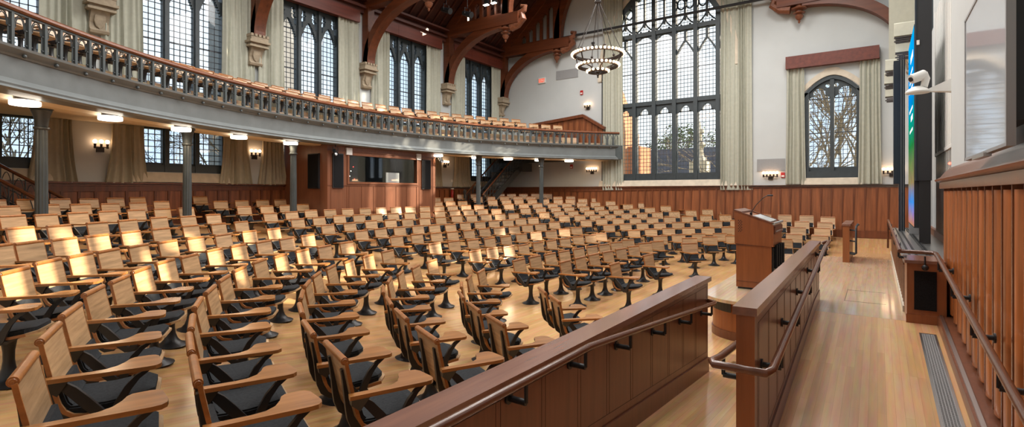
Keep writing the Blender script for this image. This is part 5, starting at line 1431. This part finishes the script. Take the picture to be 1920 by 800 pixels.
tree('bare tree outside the third low left window', -27, 17, 9, 12, 5, 0, .7)

# ------------------------------------------------------------------ light
wd = bpy.data.worlds.new('sky'); SC.world = wd; wd.use_nodes = True
nt = wd.node_tree; bg = nt.nodes['Background']
tc = nt.nodes.new('ShaderNodeTexCoord'); nz = nt.nodes.new('ShaderNodeTexNoise'); nz.inputs['Scale'].default_value = 3; nz.inputs['Detail'].default_value = 6
rp = nt.nodes.new('ShaderNodeValToRGB'); rp.color_ramp.elements[0].position = .42; rp.color_ramp.elements[1].position = .62
rp.color_ramp.elements[0].color = (.60, .79, 1.0, 1); rp.color_ramp.elements[1].color = (.86, .95, 1.0, 1)
nt.links.new(tc.outputs['Generated'], nz.inputs['Vector']); nt.links.new(nz.outputs['Fac'], rp.inputs['Fac'])
nt.links.new(rp.outputs[0], bg.inputs['Color']); bg.inputs['Strength'].default_value = SKY_STRENGTH
def lamp(kind, name, loc, energy, col=(1,1,1), **kw):
    l = bpy.data.lights.new(name, kind); l.energy = energy; l.color = col
    for k, v in kw.items(): setattr(l, k, v)
    o = bpy.data.objects.new(name, l); COL.objects.link(o); o.location = loc; return o
def aim(o, d): o.rotation_euler = Vector(d).to_track_quat('-Z', 'Y').to_euler(); return o
aim(lamp('SUN', 'sun', (0, 0, 20), SUN_POWER, (1, .86, .66), angle=.012), (-.80, -1, -.52))
def portal(loc, d, sx, sy):
    o = lamp('AREA', 'window_portal', loc, 1, shape='RECTANGLE', size=sx, size_y=sy); o.data.cycles.is_portal = True; aim(o, d); return o
for c in LW:
    o = portal((XL - .5, c, 6.8), (1, 0, 0), 2.5, 3.9); portal((XL - .5, c, 3.2), (1, 0, 0), 2.5, 1.0)
portal((-7.65, YE + .55, 7.1), (0, -1, 0), 6.0, 9.0); portal((-1.365, YE + .55, 4.6), (0, -1, 0), 1.9, 4.0)
portal((-7.8, YN - .55, 6.3), (0, 1, 0), 6.5, 6.4)
for a, b in RW: portal((XR + .55, (a + b)/2, 7.5), (-1, 0, 0), b - a, 3.5)
# added fill spots without fixtures, brightening the seats, walls and stage
for i, (x, y) in enumerate(((-10.5, 4.9), (-6.5, 4.9), (-10.5, 9), (-6.5, 9), (-10.5, 13.3), (-6.0, 13.3), (-10.5, 17.9), (-6.0, 17.9), (-1.0, 3.4), (-1.4, 9), (-1.4, 13.3), (-1.4, 17.9))):
    o = lamp('SPOT', 'fill_spot', (x, y, 11.2), FILL_POWER, (1, .97, .93), spot_size=2.9, spot_blend=.6, shadow_soft_size=.9)

SC.view_settings.view_transform = 'Standard'; SC.view_settings.look = 'None'
SC.view_settings.exposure = EXPOSURE; SC.view_settings.gamma = 1
SC.view_settings.use_curve_mapping = False
SC.render.film_transparent = False
SC.cycles.use_denoising = True
SC.cycles.max_bounces = 8; SC.cycles.diffuse_bounces = 4; SC.cycles.glossy_bounces = 3; SC.cycles.transparent_max_bounces = 12
SC.cycles.sample_clamp_indirect = 6
SC.cycles.caustics_reflective = False; SC.cycles.caustics_refractive = False
for o in list(SC.objects):
    if '_w' in o: del o['_w']
